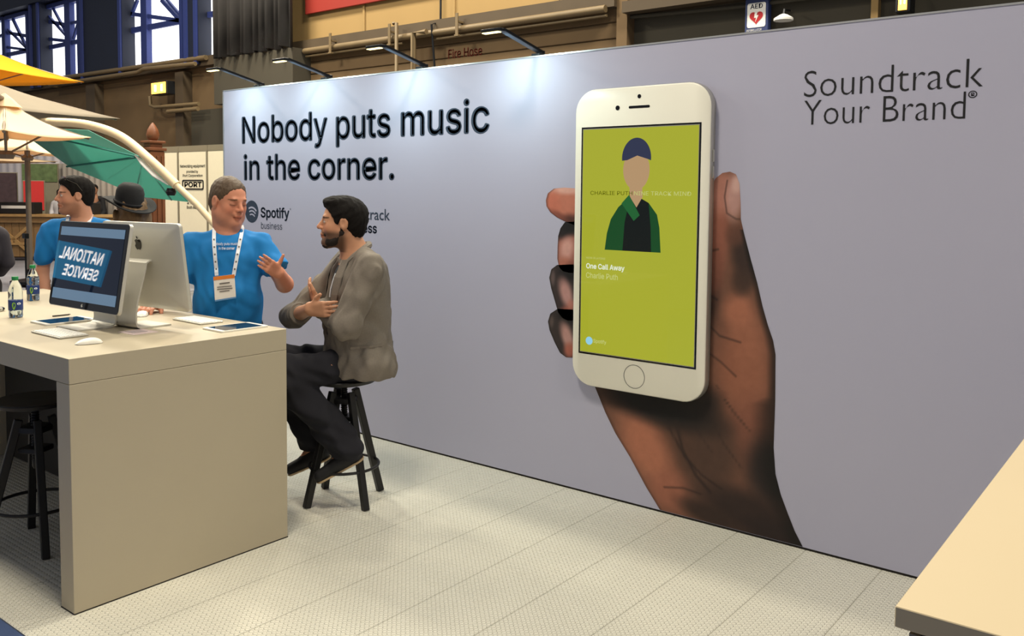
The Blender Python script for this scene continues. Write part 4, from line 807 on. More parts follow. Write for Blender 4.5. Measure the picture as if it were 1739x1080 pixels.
# ------------------------------------------------------------------ seated man in the grey jacket
O = V3(-3.600, -.925, 0); Fw = V3(-.66, -.751, 0); Lf = V3(.751, -.66, 0); AX = np.stack([Fw, Lf, Up])
ps = person(tuple(O), 'seated bearded man in a grey jacket with crossed arms')
hd2 = Head(at(.008, 0, 1.503), Fw+Up*.02, Up, 1.12)
LegF, LegL = Fw.copy(), Lf.copy(); Fw = V3(-.443, -.896, 0); Lf = V3(.896, -.443, 0); AX = np.stack([Fw, Lf, Up])
shN, shF = at(-.085, .185, 1.275), at(-.085, -.185, 1.275); elN, elF = at(.055, .235, .985), at(.225, -.215, .985); wN, wF = at(.125, -.085, 1.055), at(.205, .085, 1.060)
al = lambda f_, l_, u_: O+LegF*f_+LegL*l_+Up*u_
hipN, hipF = al(-.09, .095, .765), al(-.09, -.095, .765); knN, knF = al(.325, .115, .735), al(.345, -.125, .745); anN, anF = al(-.01, .130, .325), al(.165, -.085, .275)
f = Field(np.minimum(O, O)+V3(-.62, -.62, .08), O+V3(.52, .52, 1.70), .0048)
hd2.skull(f, at(-.075, 0, 1.31), .060); f.cone(at(-.085, -.15, 1.26), at(-.085, .15, 1.26), .05, .05, .04); f.cone(at(-.07, 0, 1.26), at(-.08, 0, .80), .10, .11, .05)
for a, b, c in ((shN, elN, wN), (shF, elF, wF)): f.cone(a, b, .048, .042, .02); f.cone(b, c, .044, .031, .02)
hand(f, wF, Fw*-.62+Lf*.78+Up*.05, Up*.9+Fw*.2, Fw*.78+Lf*.62, curl=(18, 16, 10), thumb=(.6, .7, .1), s=1.05)
hand(f, wN, Fw*.22-Lf*.66+Up*.72, Fw*.2+Lf*.60+Up*.6, Fw*.9+Lf*.1-Up*.1, curl=(8, 14, 12), thumb=(.5, .75, .1), s=1.02)
for a, b, c in ((hipN, knN, anN), (hipF, knF, anF)): f.cone(a, b, .075, .055, .03); f.cone(b, c, .05, .036, .02)
f.cone(anN, al(.07, .135, .21), .034, .03, .02); f.cone(anF, al(.24, -.09, .17), .034, .03, .02)
base2 = lin((200, 146, 114))
def pt2(V): C = np.repeat(base2[None], len(V), 0); return hd2.paint(V, C, brow=lin((34, 26, 22)), eyes='open', stubble=(lin((70, 52, 42)), .85))
fmesh('body', f, 'skin', ps, O, paint=pt2)
f = Field(hd2.c-.2, hd2.c+.2, .004); hd2.hair(f, top=(.108, .083, .090), face=((.098, 0, -.020), (.078, .11, .092)), low=-.070, extra=(((.030, 0, .094), (.064, .062, .030)),)); f.folds(.0019, (120, 260), 4, (.4, 1, .5)); fmesh('hair', f, 'hair_black', ps, O)
f = Field(hd2.c-.2, hd2.c+.2, .0035); B_ = hd2
for y in (-1, 1):
    f.cone(B_(.004, .066*y, -.005), B_(.002, .062*y, -.050), .006, .012, .010); f.cone(B_(.002, .060*y, -.050), B_(.040, .040*y, -.088), .015, .020, .015); f.cone(B_(.040, .040*y, -.088), B_(.072, .010*y, -.104), .021, .020, .015); f.cone(B_(.056, .036*y, -.060), B_(.064, .03*y, -.085), .008, .017, .015); f.cone(B_(.088, .006*y, -.046), B_(.078, .028*y, -.060), .0075, .008, .008)
f.cone(B_(.080, 0, -.086), B_(.076, 0, -.106), .016, .019, .012); f.ell(B_(.100, 0, -.062), np.array((.018, .024, .0115))*1.12, B_.A, .005, 'sub'); f.folds(.0012, (200, 320), 6, (1, 1, 1)); fmesh('beard', f, 'beard_dark', ps, O)
# jacket
lo_, hi_ = O+V3(-.60, -.60, .62), O+V3(.52, .52, 1.42)
f = Field(lo_, hi_, .0055); f.ell(at(-.075, 0, 1.13), (.158, .200, .21), AX); f.ell(at(-.065, 0, .93), (.170, .195, .20), AX, .05); f.ell(at(-.075, 0, .74), (.200, .245, .20), AX, .05); f.cone(at(-.10, .08, .74), at(-.10, -.08, .74), .14, .14, .04); f.cone(at(-.10, .0, 1.22), at(-.11, 0, .95), .13, .13, .05)
f.cone(at(-.095, -.15, 1.275), at(-.095, .15, 1.275), .068, .068, .04); f.cone(at(-.09, 0, 1.325), at(-.09, .15, 1.285), .060, .055, .03); f.cone(at(-.09, 0, 1.325), at(-.09, -.15, 1.285), .060, .055, .03)
f.plane(at(-.1, 0, .690), V3(0, 0, -1)+Fw*.10); f.ell(at(.185, 0, .655), (.12, .26, .11), AX, .02, 'sub')
f.ell(at(.105, 0, 1.17), (.092, .062, .26), AX, .01, 'sub'); f.ell(at(-.045, 0, 1.36), (.075, .068, .075), AX, .012, 'sub')
jt = Field(lo_, hi_, .0055); jt.F = f.F.copy()
ar = Field(lo_, hi_, .0055); ar.cone(shN, elN, .080, .066, .02); ar.cone(elN, elN+(wN-elN)*.80, .066, .050, .03); ar.cone(shF, elF, .080, .064, .02); ar.cone(elF, elF+(wF-elF)*.30, .064, .056, .03)
ar.plane(elN+(wN-elN)*.83, wN-elN) if False else None
h_ = np.clip(.5+.5*(ar.F-f.F)/.022, 0, 1); f.F = ar.F*(1-h_)+f.F*h_-.022*h_*(1-h_)
f.folds(.0078, (34, 62, 90), 9, (1, 1, 1)); jk = fmesh('jacket', f, 'tweed_grey', ps, O, 2); jf = f
cu_ = elF+(wF-elF)*.34; dv = (wF-elF)/np.linalg.norm(wF-elF); f = Field(cu_-.12, cu_+.12, .004); f.cone(cu_-dv*.022, cu_+dv*.022, .061, .058, .004); f.plane(cu_+dv*.026, dv); f.plane(cu_-dv*.03, -dv); fmesh('rolled_cuff', f, 'tweed_grey', jk, O)
# collar, lapels, pocket
col_ = [at(.02, -.075, 1.285), at(-.03, -.082, 1.33), at(-.085, -.072, 1.365), at(-.125, -.035, 1.382), at(-.135, 0, 1.386), at(-.125, .035, 1.382), at(-.085, .072, 1.365), at(-.03, .082, 1.33), at(.02, .075, 1.285)]
mb = MB(); mb.tube([tuple(q-O) for q in col_], [.010, .014, .017, .018, .018, .018, .017, .014, .010], 8); mb.build('collar', 'tweed_grey', jk, smooth=True)
for y in (-1, 1):
    rim_ = [(.052, 1.31), (.058, 1.22), (.060, 1.13), (.056, 1.05), (.042, .97)]; pa = [jt.snap(np.array([at(.30, (l_+.012)*y, u_)]), -Fw, .010, .5)[0] for l_, u_ in rim_]; pb = [jt.snap(np.array([at(.30, (l_+w_)*y, u_)]), -Fw, .010, .5)[0] for (l_, u_), w_ in zip(rim_, (.045, .062, .055, .035, .012))]
    V = [q-O for q in pa]+[q-O for q in pb]+[q-O+Fw*.006 for q in pa]+[q-O+Fw*.006 for q in pb]; F = [(i, i+1, 5+i+1, 5+i) for i in range(4)]+[(10+i, 15+i, 15+i+1, 10+i+1) for i in range(4)]+[(i, 10+i, 10+i+1, i+1) for i in range(4)]+[(5+i, 5+i+1, 15+i+1, 15+i) for i in range(4)]+[(0, 5, 15, 10), (4, 14, 19, 9)]
    pydata('lapel', V, F, 'tweed_grey', jk)
pk = jf.snap(np.array([at(f_, .42, .865-.05*(f_+.1)) for f_ in np.linspace(-.15, .02, 8)]), -Lf, .003, .5); ribbon('pocket_flap', list(pk), .012, Lf, 'tweed_grey', jk, O, .004)
vt = jf.snap(np.array([at(-.42, .05, u_) for u_ in np.linspace(.70, .86, 6)]), Fw, .002, .4); ribbon('back_vent', list(vt), .006, -Fw, 'dark_shirt', jk, O, .002)
f = Field(lo_, hi_, .007); f.ell(at(-.080, 0, 1.12), (.150, .17, .23), AX); f.ell(at(-.06, 0, .9), (.155, .17, .18), AX, .04); f.ell(at(-.055, 0, 1.35), (.072, .066, .08), AX, .012, 'sub'); fmesh('shirt', f, 'dark_shirt', ps, O)
mb = MB(); mb.tube([tuple(q-O) for q in (at(.052, .022, 1.235), at(.068, .02, 1.19), at(.078, .016, 1.15), at(.082, .012, 1.11))], .0045, 6); mb.build('neck_cord', 'lanyard_white', ps)
# trousers, shoes
f = Field(O+V3(-.62, -.62, .16), O+V3(.40, .40, .92), .0065); f.ell(al(-.085, 0, .755), (.140, .165, .085), AX)
for a, b, c, fl_ in ((hipN, knN, anN, .084), (hipF, knF, anF, .074)): f.cone(a, b, .080, .080, .03); f.cone(b, c, .092, fl_, .02); f.cone(a+V3(0, 0, -.01), b+V3(0, 0, -.03), .070, .07, .03)
f.folds(.0075, (36, 66), 12, (1, 1, 1)); f.plane(at(0, 0, .262), (0, 0, -1)); f.plane(at(0, 0, .687)-Fw*.0, (0, 0, -1)) if False else None
fmesh('trousers', f, 'navy_trousers', ps, O, 2)
for (h0, t0, l0) in ((al(-.055, .130, .270), al(.125, .140, .178), 1), (al(.120, -.083, .222), al(.285, -.095, .150), -1)):
    d_ = t0-h0; n_ = np.cross(np.cross(d_, Up), d_); n_ /= np.linalg.norm(n_); f = Field(np.minimum(h0, t0)-.11, np.maximum(h0, t0)+.14, .0045)
    f.cone(h0+n_*.012, t0+n_*.002, .042, .034, .02); f.cone(h0+n_*.04+d_*.08, h0+d_*.42+n_*.015, .045, .040, .03); f.plane(h0-n_*.018, -n_); sh_ = fmesh('shoe', f, 'shoe_black', ps, O)
    f = Field(np.minimum(h0, t0)-.11, np.maximum(h0, t0)+.11, .004); f.cone(h0, t0, .046, .039, .01); f.plane(h0-n_*.030, -n_); f.plane(h0-n_*.0175, n_); fmesh('sole', f, 'sole_tan', sh_, O)

# ------------------------------------------------------------------ man in profile and person in a hat, behind the table
O = V3(-6.16, -1.10, 0); Fw, Lf = V3(.80, -.60, 0), V3(.60, .80, 0); AX = np.stack([Fw, Lf, Up])
pl = person(tuple(O), 'dark-haired man in a blue t-shirt turned in profile behind the water bottles')
hd3 = Head((-6.165, -1.130, 1.622), V3(-.26, -.97, -.03), Up, 1.08); f = Field(O+V3(-.42, -.36, -.02), O+V3(.42, .36, 1.80), .0062)
hd3.skull(f, at(-.01, .02, 1.44), .060); f.cone(at(-.01, -.16, 1.38), at(-.01, .16, 1.38), .05, .05, .04); f.cone(at(0, 0, 1.36), at(0, 0, .95), .10, .11, .05)
for s_ in (-1, 1):
    f.cone(at(-.01, .19*s_, 1.36), at(-.02, .25*s_, 1.10), .045, .04, .02); f.cone(at(-.02, .25*s_, 1.10), at(.08, .20*s_, .90), .04, .03, .02); hand(f, at(.08, .20*s_, .90), Fw*.5-Up*.85, Fw*.85+Up*.5, Lf*s_, s=1.0)
    f.cone(at(0, .09*s_, .95), at(0, .10*s_, .5), .075, .055, .03); f.cone(at(0, .1*s_, .5), at(-.02, .1*s_, .08), .05, .035, .02); f.cone(at(-.03, .1*s_, .05), at(.13, .12*s_, .035), .04, .035, .02)
base3 = lin((196, 140, 112)); fmesh('body', f, 'skin_far', pl, O, paint=lambda V: hd3.paint(V, np.repeat(base3[None], len(V), 0), brow=lin((50, 36, 28)), stubble=(lin((120, 84, 68)), .5)))
f = Field(hd3.c-.2, hd3.c+.2, .005); hd3.hair(f, top=(.107, .083, .091), face=((.096, 0, -.012), (.078, .11, .086)), low=-.075, extra=(((.03, 0, .092), (.06, .06, .03)),)); f.folds(.0018, (120, 240), 7, (.4, 1, .5)); fmesh('hair', f, 'hair_black', pl, O)
f = Field(O+V3(-.42, -.36, .88), O+V3(.42, .36, 1.52), .008); f.ell(at(0, 0, 1.27), (.12, .19, .18), AX); f.ell(at(0, 0, 1.05), (.13, .17, .2), AX, .05); f.cone(at(-.015, -.16, 1.39), at(-.015, .16, 1.39), .06, .06, .04); f.cone(at(-.02, 0, 1.435), at(-.02, .15, 1.39), .06, .055, .03); f.cone(at(-.02, 0, 1.435), at(-.02, -.15, 1.39), .06, .055, .03)
for s_ in (-1, 1): f.cone(at(-.01, .19*s_, 1.365), at(-.015, .235*s_, 1.20), .075, .07, .02)
f.folds(.006, (36, 60), 8); f.ell(at(.03, .01, 1.49), (.075, .075, .05), AX, .008, 'sub'); fmesh('t_shirt', f, 'tee_blue', pl, O, 2); sf = f
f = Field(O+V3(-.3, -.3, .05), O+V3(.3, .3, .98), .011); f.ell(at(0, 0, .92), (.13, .17, .10), AX)
for s_ in (-1, 1): f.cone(at(0, .09*s_, .9), at(.01, .1*s_, .5), .09, .075, .03); f.cone(at(.01, .1*s_, .5), at(-.02, .105*s_, .07), .075, .07, .02)
fmesh('trousers', f, 'denim_dark', pl, O)
for lt, lb in ((-.075, -.04), (.07, .04)): ribbon('lanyard', [at(-.03, lt, 1.49), at(.01, lt, 1.48)]+[sf.snap(np.array([at(.3, lt+(lb-lt)*t_, 1.455-.24*t_)]), -Fw, .006)[0] for t_ in np.linspace(.05, 1, 9)], .022, Fw, 'lanyard_white', pl, O)
gl = MB()
for y in (-1, 1): gl.ell = None; q = [tuple(hd3(.058, .030*y+.024*math.cos(a), .104+.016*math.sin(a))-O) for a in np.linspace(0, 2*PI, 13)[:-1]]; gl.poly(q, tuple(hd3.A[0]*.006+hd3.A[2]*.006))
gl.tube([tuple(hd3(.055, .054, .106)-O), tuple(hd3(.0, .085, .075)-O), tuple(hd3(-.03, .085, .03)-O)], .003, 6); gl.build('sunglasses', 'glass_black', pl)

O = V3(-5.33, -1.13, 0); Fw, Lf = V3(-.55, .835, 0), V3(-.835, -.55, 0); AX = np.stack([Fw, Lf, Up])
pw = person(tuple(O), 'person in a wide black hat turned away behind the computers')
hd4 = Head((-5.345, -1.165, 1.525), V3(-.72, .30, -.22), Up+V3(-.10, .02, 0), 1.02); f = Field(O+V3(-.36, -.36, -.02), O+V3(.36, .36, 1.72), .0075)
hd4.skull(f, at(0, 0, 1.34), .052); f.cone(at(0, -.14, 1.29), at(0, .14, 1.29), .045, .045, .04); f.cone(at(0, 0, 1.28), at(0, 0, .9), .09, .10, .05)
for s_ in (-1, 1):
    f.cone(at(-.0, .16*s_, 1.28), at(-.02, .20*s_, 1.02), .04, .036, .02); f.cone(at(-.02, .20*s_, 1.02), at(.12, .14*s_, .92), .036, .028, .02); hand(f, at(.12, .14*s_, .92), Fw*.9-Lf*.4*s_, Up, Lf*s_, s=.9)
    f.cone(at(0, .08*s_, .9), at(0, .09*s_, .48), .075, .055, .03); f.cone(at(0, .09*s_, .48), at(-.02, .09*s_, .08), .05, .035, .02); f.cone(at(-.03, .09*s_, .05), at(.11, .1*s_, .035), .035, .03, .02)
base4 = lin((200, 148, 118)); fmesh('body', f, 'skin_far', pw, O, paint=lambda V: hd4.paint(V, np.repeat(base4[None], len(V), 0), brow=lin((70, 50, 36))))
f = Field(hd4.c-.36, hd4.c+.22, .007); q = hd4
f.ell(q(-.03, 0, .02), np.array((.10, .085, .095)), q.A); f.cone(q(-.07, 0, -.04), q(-.095, .0, -.20), .075, .07, .03, sq=(q.A[0], 1.2)); f.cone(q(-.03, .07, -.03), q(-.045, .085, -.19), .035, .03, .02); f.cone(q(-.03, -.07, -.03), q(-.045, -.085, -.19), .035, .03, .02); f.ell(q(.085, 0, -.02), np.array((.075, .075, .12)), q.A, .01, 'sub'); f.folds(.008, (60, 110), 3, (1, 1, .15)); fmesh('hair', f, 'hair_blond', pw, O)
f = Field(O+V3(-.36, -.36, .8), O+V3(.36, .36, 1.42), .009); f.ell(at(0, 0, 1.16), (.11, .165, .19), AX); f.ell(at(0, 0, .95), (.12, .15, .18), AX, .05); f.cone(at(0, -.14, 1.30), at(0, .14, 1.30), .052, .052, .03)
for s_ in (-1, 1): f.cone(at(0, .165*s_, 1.28), at(-.02, .205*s_, 1.02), .055, .05, .02); f.cone(at(-.02, .205*s_, 1.02), at(.09, .155*s_, .94), .048, .04, .02)
f.folds(.006, (26, 44), 2); f.ell(at(0, 0, 1.39), (.065, .065, .06), AX, .01, 'sub'); fmesh('top', f, 'cloth_dark', pw, O)
f = Field(O+V3(-.3, -.3, .05), O+V3(.3, .3, .95), .012); f.ell(at(0, 0, .86), (.12, .16, .1), AX)
for s_ in (-1, 1): f.cone(at(0, .085*s_, .86), at(.01, .09*s_, .48), .085, .07, .03); f.cone(at(.01, .09*s_, .48), at(-.02, .09*s_, .07), .07, .06, .02)
fmesh('trousers', f, 'suit_black', pw, O)
# hat: brim and crown
hc = V3(-5.330, -1.190, 1.570); hu = V3(.17, .13, .97)+V3(.10, -.13, .0); hu /= np.linalg.norm(hu); hx_ = np.cross(V3(0, 1, 0), hu); hx_ /= np.linalg.norm(hx_); hy_ = np.cross(hu, hx_)
ht = empty('fedora_hat', tuple(hc), label='wide-brimmed black felt hat with tall crown, worn behind the computers', cat='hat')
V = []; nb = 48; prof = [(.088, -.004), (.10, -.006), (.14, -.002), (.172, .010), (.178, .016), (.172, .018), (.14, .006), (.10, .002), (.094, .012), (.093, .05), (.089, .085), (.078, .115), (.058, .134), (.03, .140), (.001, .138)]
for r_, z_ in prof:
    for k in range(nb):
        a = 2*PI*k/nb; e_ = 1.0+.10*math.cos(2*a)*(r_ > .09); zz = z_+(.022*(abs(math.sin(a))**3)-.012*math.cos(a)**2)*max(0, (r_-.10)/.075); V.append(tuple(hx_*r_*e_*math.cos(a)+hy_*r_*e_*math.sin(a)*.92+hu*zz))
F = [(i*nb+k, i*nb+(k+1) % nb, (i+1)*nb+(k+1) % nb, (i+1)*nb+k) for i in range(len(prof)-1) for k in range(nb)]
pydata('hat_felt', V, F, 'felt_black', ht, smooth='all')
bnd = [tuple(hx_*.0955*1.1*math.cos(2*PI*k/32)+hy_*.0955*.83*1.0*math.sin(2*PI*k/32)+hu*.022) for k in range(33)]; MB().tube(bnd, .009, 8, cap=False).build('hat_band', 'suit_black', ht, smooth=True)
# ================================================================== background beyond the booth
mat('panel_cream', (240, 230, 204), .7, var=.03); mat('panel_post', (150, 142, 122), .5, .4); mat('carved_wood', (112, 66, 40), .5, var=.25, scale=8, bump=.3, bscale=30)
mat('canvas_teal', (132, 190, 180), .8, var=.05, scale=3, bump=.1); mat('canvas_cream', (246, 226, 190), .8, var=.04, scale=3); mat('canvas_yellow', (250, 190, 40), .75, var=.05); mat('canvas_grey', (116, 108, 94), .8, var=.08, scale=4); mat('canvas_dark', (62, 62, 56), .85)
translucent(MATS['canvas_teal'], (128, 196, 184), .5); translucent(MATS['canvas_cream'], (240, 206, 160), .35); translucent(MATS['canvas_yellow'], (252, 196, 60), .4)
mat('pole_cream', (228, 208, 172), .45); mat('pole_grey', (124, 112, 100), .5, .3); mat('teal_seam', (40, 112, 104), .8); mat('drape_grey', (150, 142, 134), .9, var=.08); mat('drape_white', (212, 204, 206), .9, var=.05)
mat('rough_wood', (140, 112, 76), .8, var=.3, scale=6, bump=.3, bscale=40); mat('lattice_wood', (176, 142, 94), .75, var=.2, scale=9); mat('poster_red', (196, 44, 44), .6); mat('poster_dark', (66, 48, 54), .6, var=.5, scale=9); mat('poster_green', (92, 110, 70), .6, var=.7, scale=7); mat('poster_pink', (214, 140, 160), .6); mat('counter_black', (30, 28, 28), .5); mat('grey_carpet', (128, 130, 140), .95, var=.1, scale=8); mat('skin_dark', (70, 46, 38), .5)
# cream hard-wall panels with the networking notice
for i, (x, lb) in enumerate(((-15.41, 'cream hard-wall panel behind the carved wooden post'), (-14.405, 'cream hard-wall panel carrying the networking notice'), (-13.50, 'cream hard-wall panel beside the notice panel'), (-12.60, 'cream hard-wall panel mostly hidden behind the lavender wall'))):
    x1 = (-14.405, -13.50, -12.60, -11.7)[i]; t = empty('wall_panel', (x, 4.6, 0), label=lb, cat='panel', group='cream hard-wall panels')
    MB().box((.02, 0, .05), (x1-x-.02, .03, 2.34)).build('infill', 'panel_cream', t); MB().box((-.022, -.012, 0), (.018, .042, 2.44)).build('post', 'panel_post', t); MB().box((.018, -.006, 2.34), (x1-x-.022, .036, 2.44)).build('top_rail', 'panel_post', t)
    if i == 1:
        for body_, bx in (('Networking equipment', (-14.345, -13.56, 2.045, 2.115)), ('provided by', (-14.145, -13.78, 1.955, 2.015)), ('Port Corporation', (-14.26, -13.64, 1.885, 1.945)), ('PORT', (-14.215, -13.675, 1.715, 1.81)), ('at Target in', (-14.135, -13.72, 1.405, 1.46)), ('Booth #4227', (-14.145, -13.75, 1.335, 1.39))):
            text('notice_text', body_, 'ink_black', t, (-x, -.002, 0), WX, WZ, bx, .03 if body_ == 'PORT' else .012)
        q = [(a-x, -.004, b) for a, b in rrect(-13.945, 1.762, .64, .15, .03, 5)]; MB().tube(q+[q[0]], .012, 6, cap=False).build('notice_frame', 'ink_black', t)
# carved wooden post
t = empty('wooden_post', (-13.21, 3.45, 0), label='tall carved wooden post standing before the cream panels', cat='post')
MB().box((-.13, -.13, 0), (.13, .13, 2.28), .02).build('shaft', 'carved_wood', t); MB().box((-.15, -.15, 2.28), (.15, .15, 2.33), .01).box((-.14, -.14, 2.40), (.14, .14, 2.44), .01).box((-.10, -.10, 2.33), (.10, .10, 2.40)).build('cap', 'carved_wood', t)
MB().lathe([(.05, 2.44), (.09, 2.48), (.10, 2.54), (.08, 2.62), (.04, 2.69), (.01, 2.73)], seg=16).build('finial', 'carved_wood', t, smooth=True)
for k in range(3): MB().box((-.10+k*.08, -.145, .2), (-.10+k*.08+.035, -.13, 2.2), .005).build('carved_rib', 'carved_wood', t)
for k in range(3): MB().box((.13, -.10+k*.08, .2), (.145, -.10+k*.08+.035, 2.2), .005).build('carved_rib', 'carved_wood', t)

# square parasols: canopy panels between four corners and a peak
def parasol(base, r, ez, az, rot, label, m, pole='pole_grey', vent=True, sag=.12, hubz=None, n=4, group='parasols beyond the booth'):
    t = empty('parasol', base, rot, label=label, cat='parasol', group=group)
    C = [(r*math.cos(2*PI*k/n), r*math.sin(2*PI*k/n), ez) for k in range(n)]; A_ = Vector((0, 0, az)); G = 8
    for k in range(n):
        a, b = Vector(C[k]), Vector(C[(k+1) % n]); V = []; F = []
        for i in range(G+1):
            for j in range(G+1):
                u, v = i/G, j/G; e = a.lerp(b, v); e.z += -sag*.35*4*v*(1-v)*u*u; e = e*(1-.06*4*v*(1-v)*u) if False else e
                q = A_.lerp(e, u); q.z -= sag*4*u*(1-u)*.6; V.append(q)
        F = [(i*(G+1)+j, (i+1)*(G+1)+j, (i+1)*(G+1)+j+1, i*(G+1)+j+1) for i in range(G) for j in range(G)]
        o = pydata('canopy_panel', V, F, m, t, smooth='all'); md = o.modifiers.new('t', 'SOLIDIFY'); md.thickness = .006
        MB().tube([(C[k][0]*.98, C[k][1]*.98, ez-.02), (C[k][0]*.5, C[k][1]*.5, ez+(az-ez)*.5-.02-sag*.6), (0, 0, az-.05)], .018, 6).build('rib', pole, t)
        hz = hubz or ez-.25; MB().tube([(0, 0, hz), (C[k][0]*.55, C[k][1]*.55, ez+(az-ez)*.42-sag*.6-.03)], .014, 6).build('strut', pole, t)
    if vent: MB().lathe([(r*.20, az-.10), (r*.10, az+.0), (.01, az+.07)], seg=n*2).build('vent_cap', m, t)
    MB().tube([(0, 0, 0), (0, 0, az-.02)], .045, 12).build('pole', pole, t); MB().lathe([(.08, (hubz or ez-.25)-.05), (.10, hubz or ez-.25), (.06, (hubz or ez-.25)+.05)], seg=12).build('hub', pole, t); MB().lathe([(.32, 0), (.32, .05), (.08, .09), (.07, .25)], seg=20).build('base', 'dark_metal', t)
    return t
parasol((-16.21, 2.81, 0), .95, 2.30, 2.72, 1.17, 'tan parasol on a grey pole with its ribs showing', 'canvas_cream', hubz=2.20, vent=False)
def side_mast(t, dx, dy, z):
    for o in [c for c in t.children if c.name.split('.')[0] in ('pole', 'base')]: o.location = (dx, dy, 0)
    MB().tube([(dx, dy, z), (dx*.5, dy*.5, z+.12), (0, 0, z+.02)], .035, 8).build('cantilever_arm', 'pole_grey', t)
a_ = parasol((-11.63, .625, 0), .95, 2.33, 2.76, 1.17, 'cream parasol overlapping the grey canopy', 'canvas_cream'); side_mast(a_, -.42, -1.05, 2.72)
parasol((-18.93, 2.99, 0), 1.95, 3.86, 4.5, 1.19, 'yellow parasol raised highest of all', 'canvas_yellow', vent=False)
g_ = parasol((-14.67, .91, 0), 2.46, 2.79, 3.52, 1.135, 'wide grey canopy above the teal umbrella', 'canvas_grey', vent=False, hubz=2.6)
parasol((-22.6, 3.6, 0), 2.4, 2.32, 2.75, 1.2, 'low cream parasol far behind the tan one', 'canvas_cream', vent=False)
# cantilever umbrella with teal canopy
cu = empty('cantilever_umbrella', (-9.95, 2.80, 0), label='teal umbrella hung from a curved cream arm', cat='umbrella'); ou = Vector((9.95, -2.80, 0))
armp = [(-13.25, 1.78, 2.62), (-13.0, 1.86, 2.62), (-12.44, 2.04, 2.57), (-11.88, 2.22, 2.40), (-11.35, 2.35, 2.07), (-10.96, 2.50, 1.73), (-10.64, 2.61, 1.47), (-10.35, 2.69, 1.20)]
def spline(P, k=6):
    P = [Vector(q) for q in P]; out = []
    for i in range(len(P)-1):
        a, b, c, d = P[max(i-1, 0)], P[i], P[i+1], P[min(i+2, len(P)-1)]
        for j in range(k): u = j/k; out.append(.5*((2*b)+(c-a)*u+(2*a-5*b+4*c-d)*u*u+(3*b-a-3*c+d)*u**3))
    return out+[P[-1]]
mb = MB(); mb.tube([q+ou for q in spline(armp[:6])], .062, 14); mb.build('upper_arm', 'pole_cream', cu, smooth=True)
mb = MB(); mb.tube([Vector(q)+ou for q in armp[5:]]+[Vector((-10.08, 2.76, .6))+ou, Vector((-9.95, 2.80, .05))+ou], .045, 14); mb.build('lower_arm', 'pole_cream', cu, smooth=True)
MB().box((-.5, -.4, 0), (.5, .4, .08), .02).build('base_plate', 'dark_metal', cu)
cp = {'c1': (-14.84, 2.18, 2.53), 'c2': (-14.25, 2.61, 2.02), 'c3': (-13.40, 2.75, 1.79), 'c4': (-12.56, 2.88, 1.56), 'c5': (-11.46, 2.98, 1.50), 'c6': (-11.11, 2.64, 1.62), 'h': (-11.74, 2.44, 2.12), 'c8': (-12.74, 2.19, 2.52), 'c9': (-13.86, 1.94, 2.58), 's1': (-13.6, 2.15, 2.42)}
def canopy(keys, name='canopy_panel'):
    mb = MB(); mb.poly([Vector(cp[k])+ou for k in keys]); o = mb.build(name, 'canvas_teal', cu); md = o.modifiers.new('t', 'SOLIDIFY'); md.thickness = .006
canopy(('c9', 'c8', 'h', 's1')); canopy(('c9', 's1', 'c2', 'c1')); canopy(('s1', 'h', 'c2')); canopy(('c2', 'h', 'c3')); canopy(('c3', 'h', 'c4')); canopy(('c4', 'h', 'c5')); canopy(('c5', 'h', 'c6'))
def strut(a, b, r, m, name): MB().tube([Vector(a)+ou+Vector((.03, -.05, 0)), Vector(b)+ou+Vector((.03, -.05, 0))], r, 6).build(name, m, cu)
strut(cp['s1'], cp['h'], .014, 'teal_seam', 'rib'); strut(cp['c2'], cp['h'], .016, 'teal_seam', 'rib'); strut((-11.52, 2.36, 2.02), (-12.1, 2.6, 1.72), .010, 'canvas_teal', 'strut'); strut((-11.40, 2.36, 1.98), (-11.62, 2.85, 1.52), .011, 'canvas_teal', 'strut')
V = []
mb = MB(); mb.tube([Vector(q)+ou+Vector((0, -.02, -.10)) for q in ((-11.62, 2.30, 2.24), (-11.45, 2.33, 2.12), (-11.25, 2.38, 1.96), (-11.05, 2.46, 1.83))], [.01, .05, .05, .01], 10, squash=.6); mb.build('slide_handle', 'sign_white', cu, smooth=True)
MB().lathe([(.05, -.05), (.07, 0), (.05, .05)], Vector((-11.0, 2.48, 1.70))+ou+Vector((-.06, 0, -.06)), 12).build('crank_box', 'dark_metal', cu, smooth=True)
# far stand: boarded counter, posters, drapes, people
S(MB().box((-30, -1.5, -.06), (-13.5, 7.6, -.045)).build('floor_carpet', 'grey_carpet'), 'blue-grey carpet under the far stands')
def drape(x0, x1, z1, y, m, label, per=.16):
    V = []; n = int((x1-x0)/.04)
    for i in range(n+1):
        x = x0+(x1-x0)*i/n; yy = y+.035*math.sin(x*2*PI/per)
        V += [(x, yy, 0), (x, yy, z1)]
    o = pydata('drape', V, [(2*i, 2*i+2, 2*i+3, 2*i+1) for i in range(n)], m, smooth='all'); md = o.modifiers.new('t', 'SOLIDIFY'); md.thickness = .01; tag(o, label, 'drape')
drape(-29.5, -25.0, 2.75, 7.55, 'drape_white', 'white pleated drape behind the boarded counter', .5); drape(-24.9, -17.5, 2.35, 7.2, 'drape_grey', 'grey pleated drape behind the man in profile', .30)
fc = empty('boarded_counter', (-21.6, 5.6, 0), .68, 'rough wooden boarded counter with crossed braces on the far stand', 'counter')
MB().box((-1.6, -.25, 1.0), (1.6, .35, 1.06), .005).build('worktop', 'lattice_wood', fc); MB().box((-1.55, -.20, .86), (1.55, -.16, 1.0)).build('apron', 'rough_wood', fc); MB().box((-1.5, .25, 0), (1.5, .28, 1.0)).build('back_panel', 'rough_wood', fc)
for k in range(18): MB().box((-1.55+k*.172, -.15, .05), (-1.55+k*.172+.162, -.125, .88), .004, seg=1).build('plank', 'rough_wood', fc)
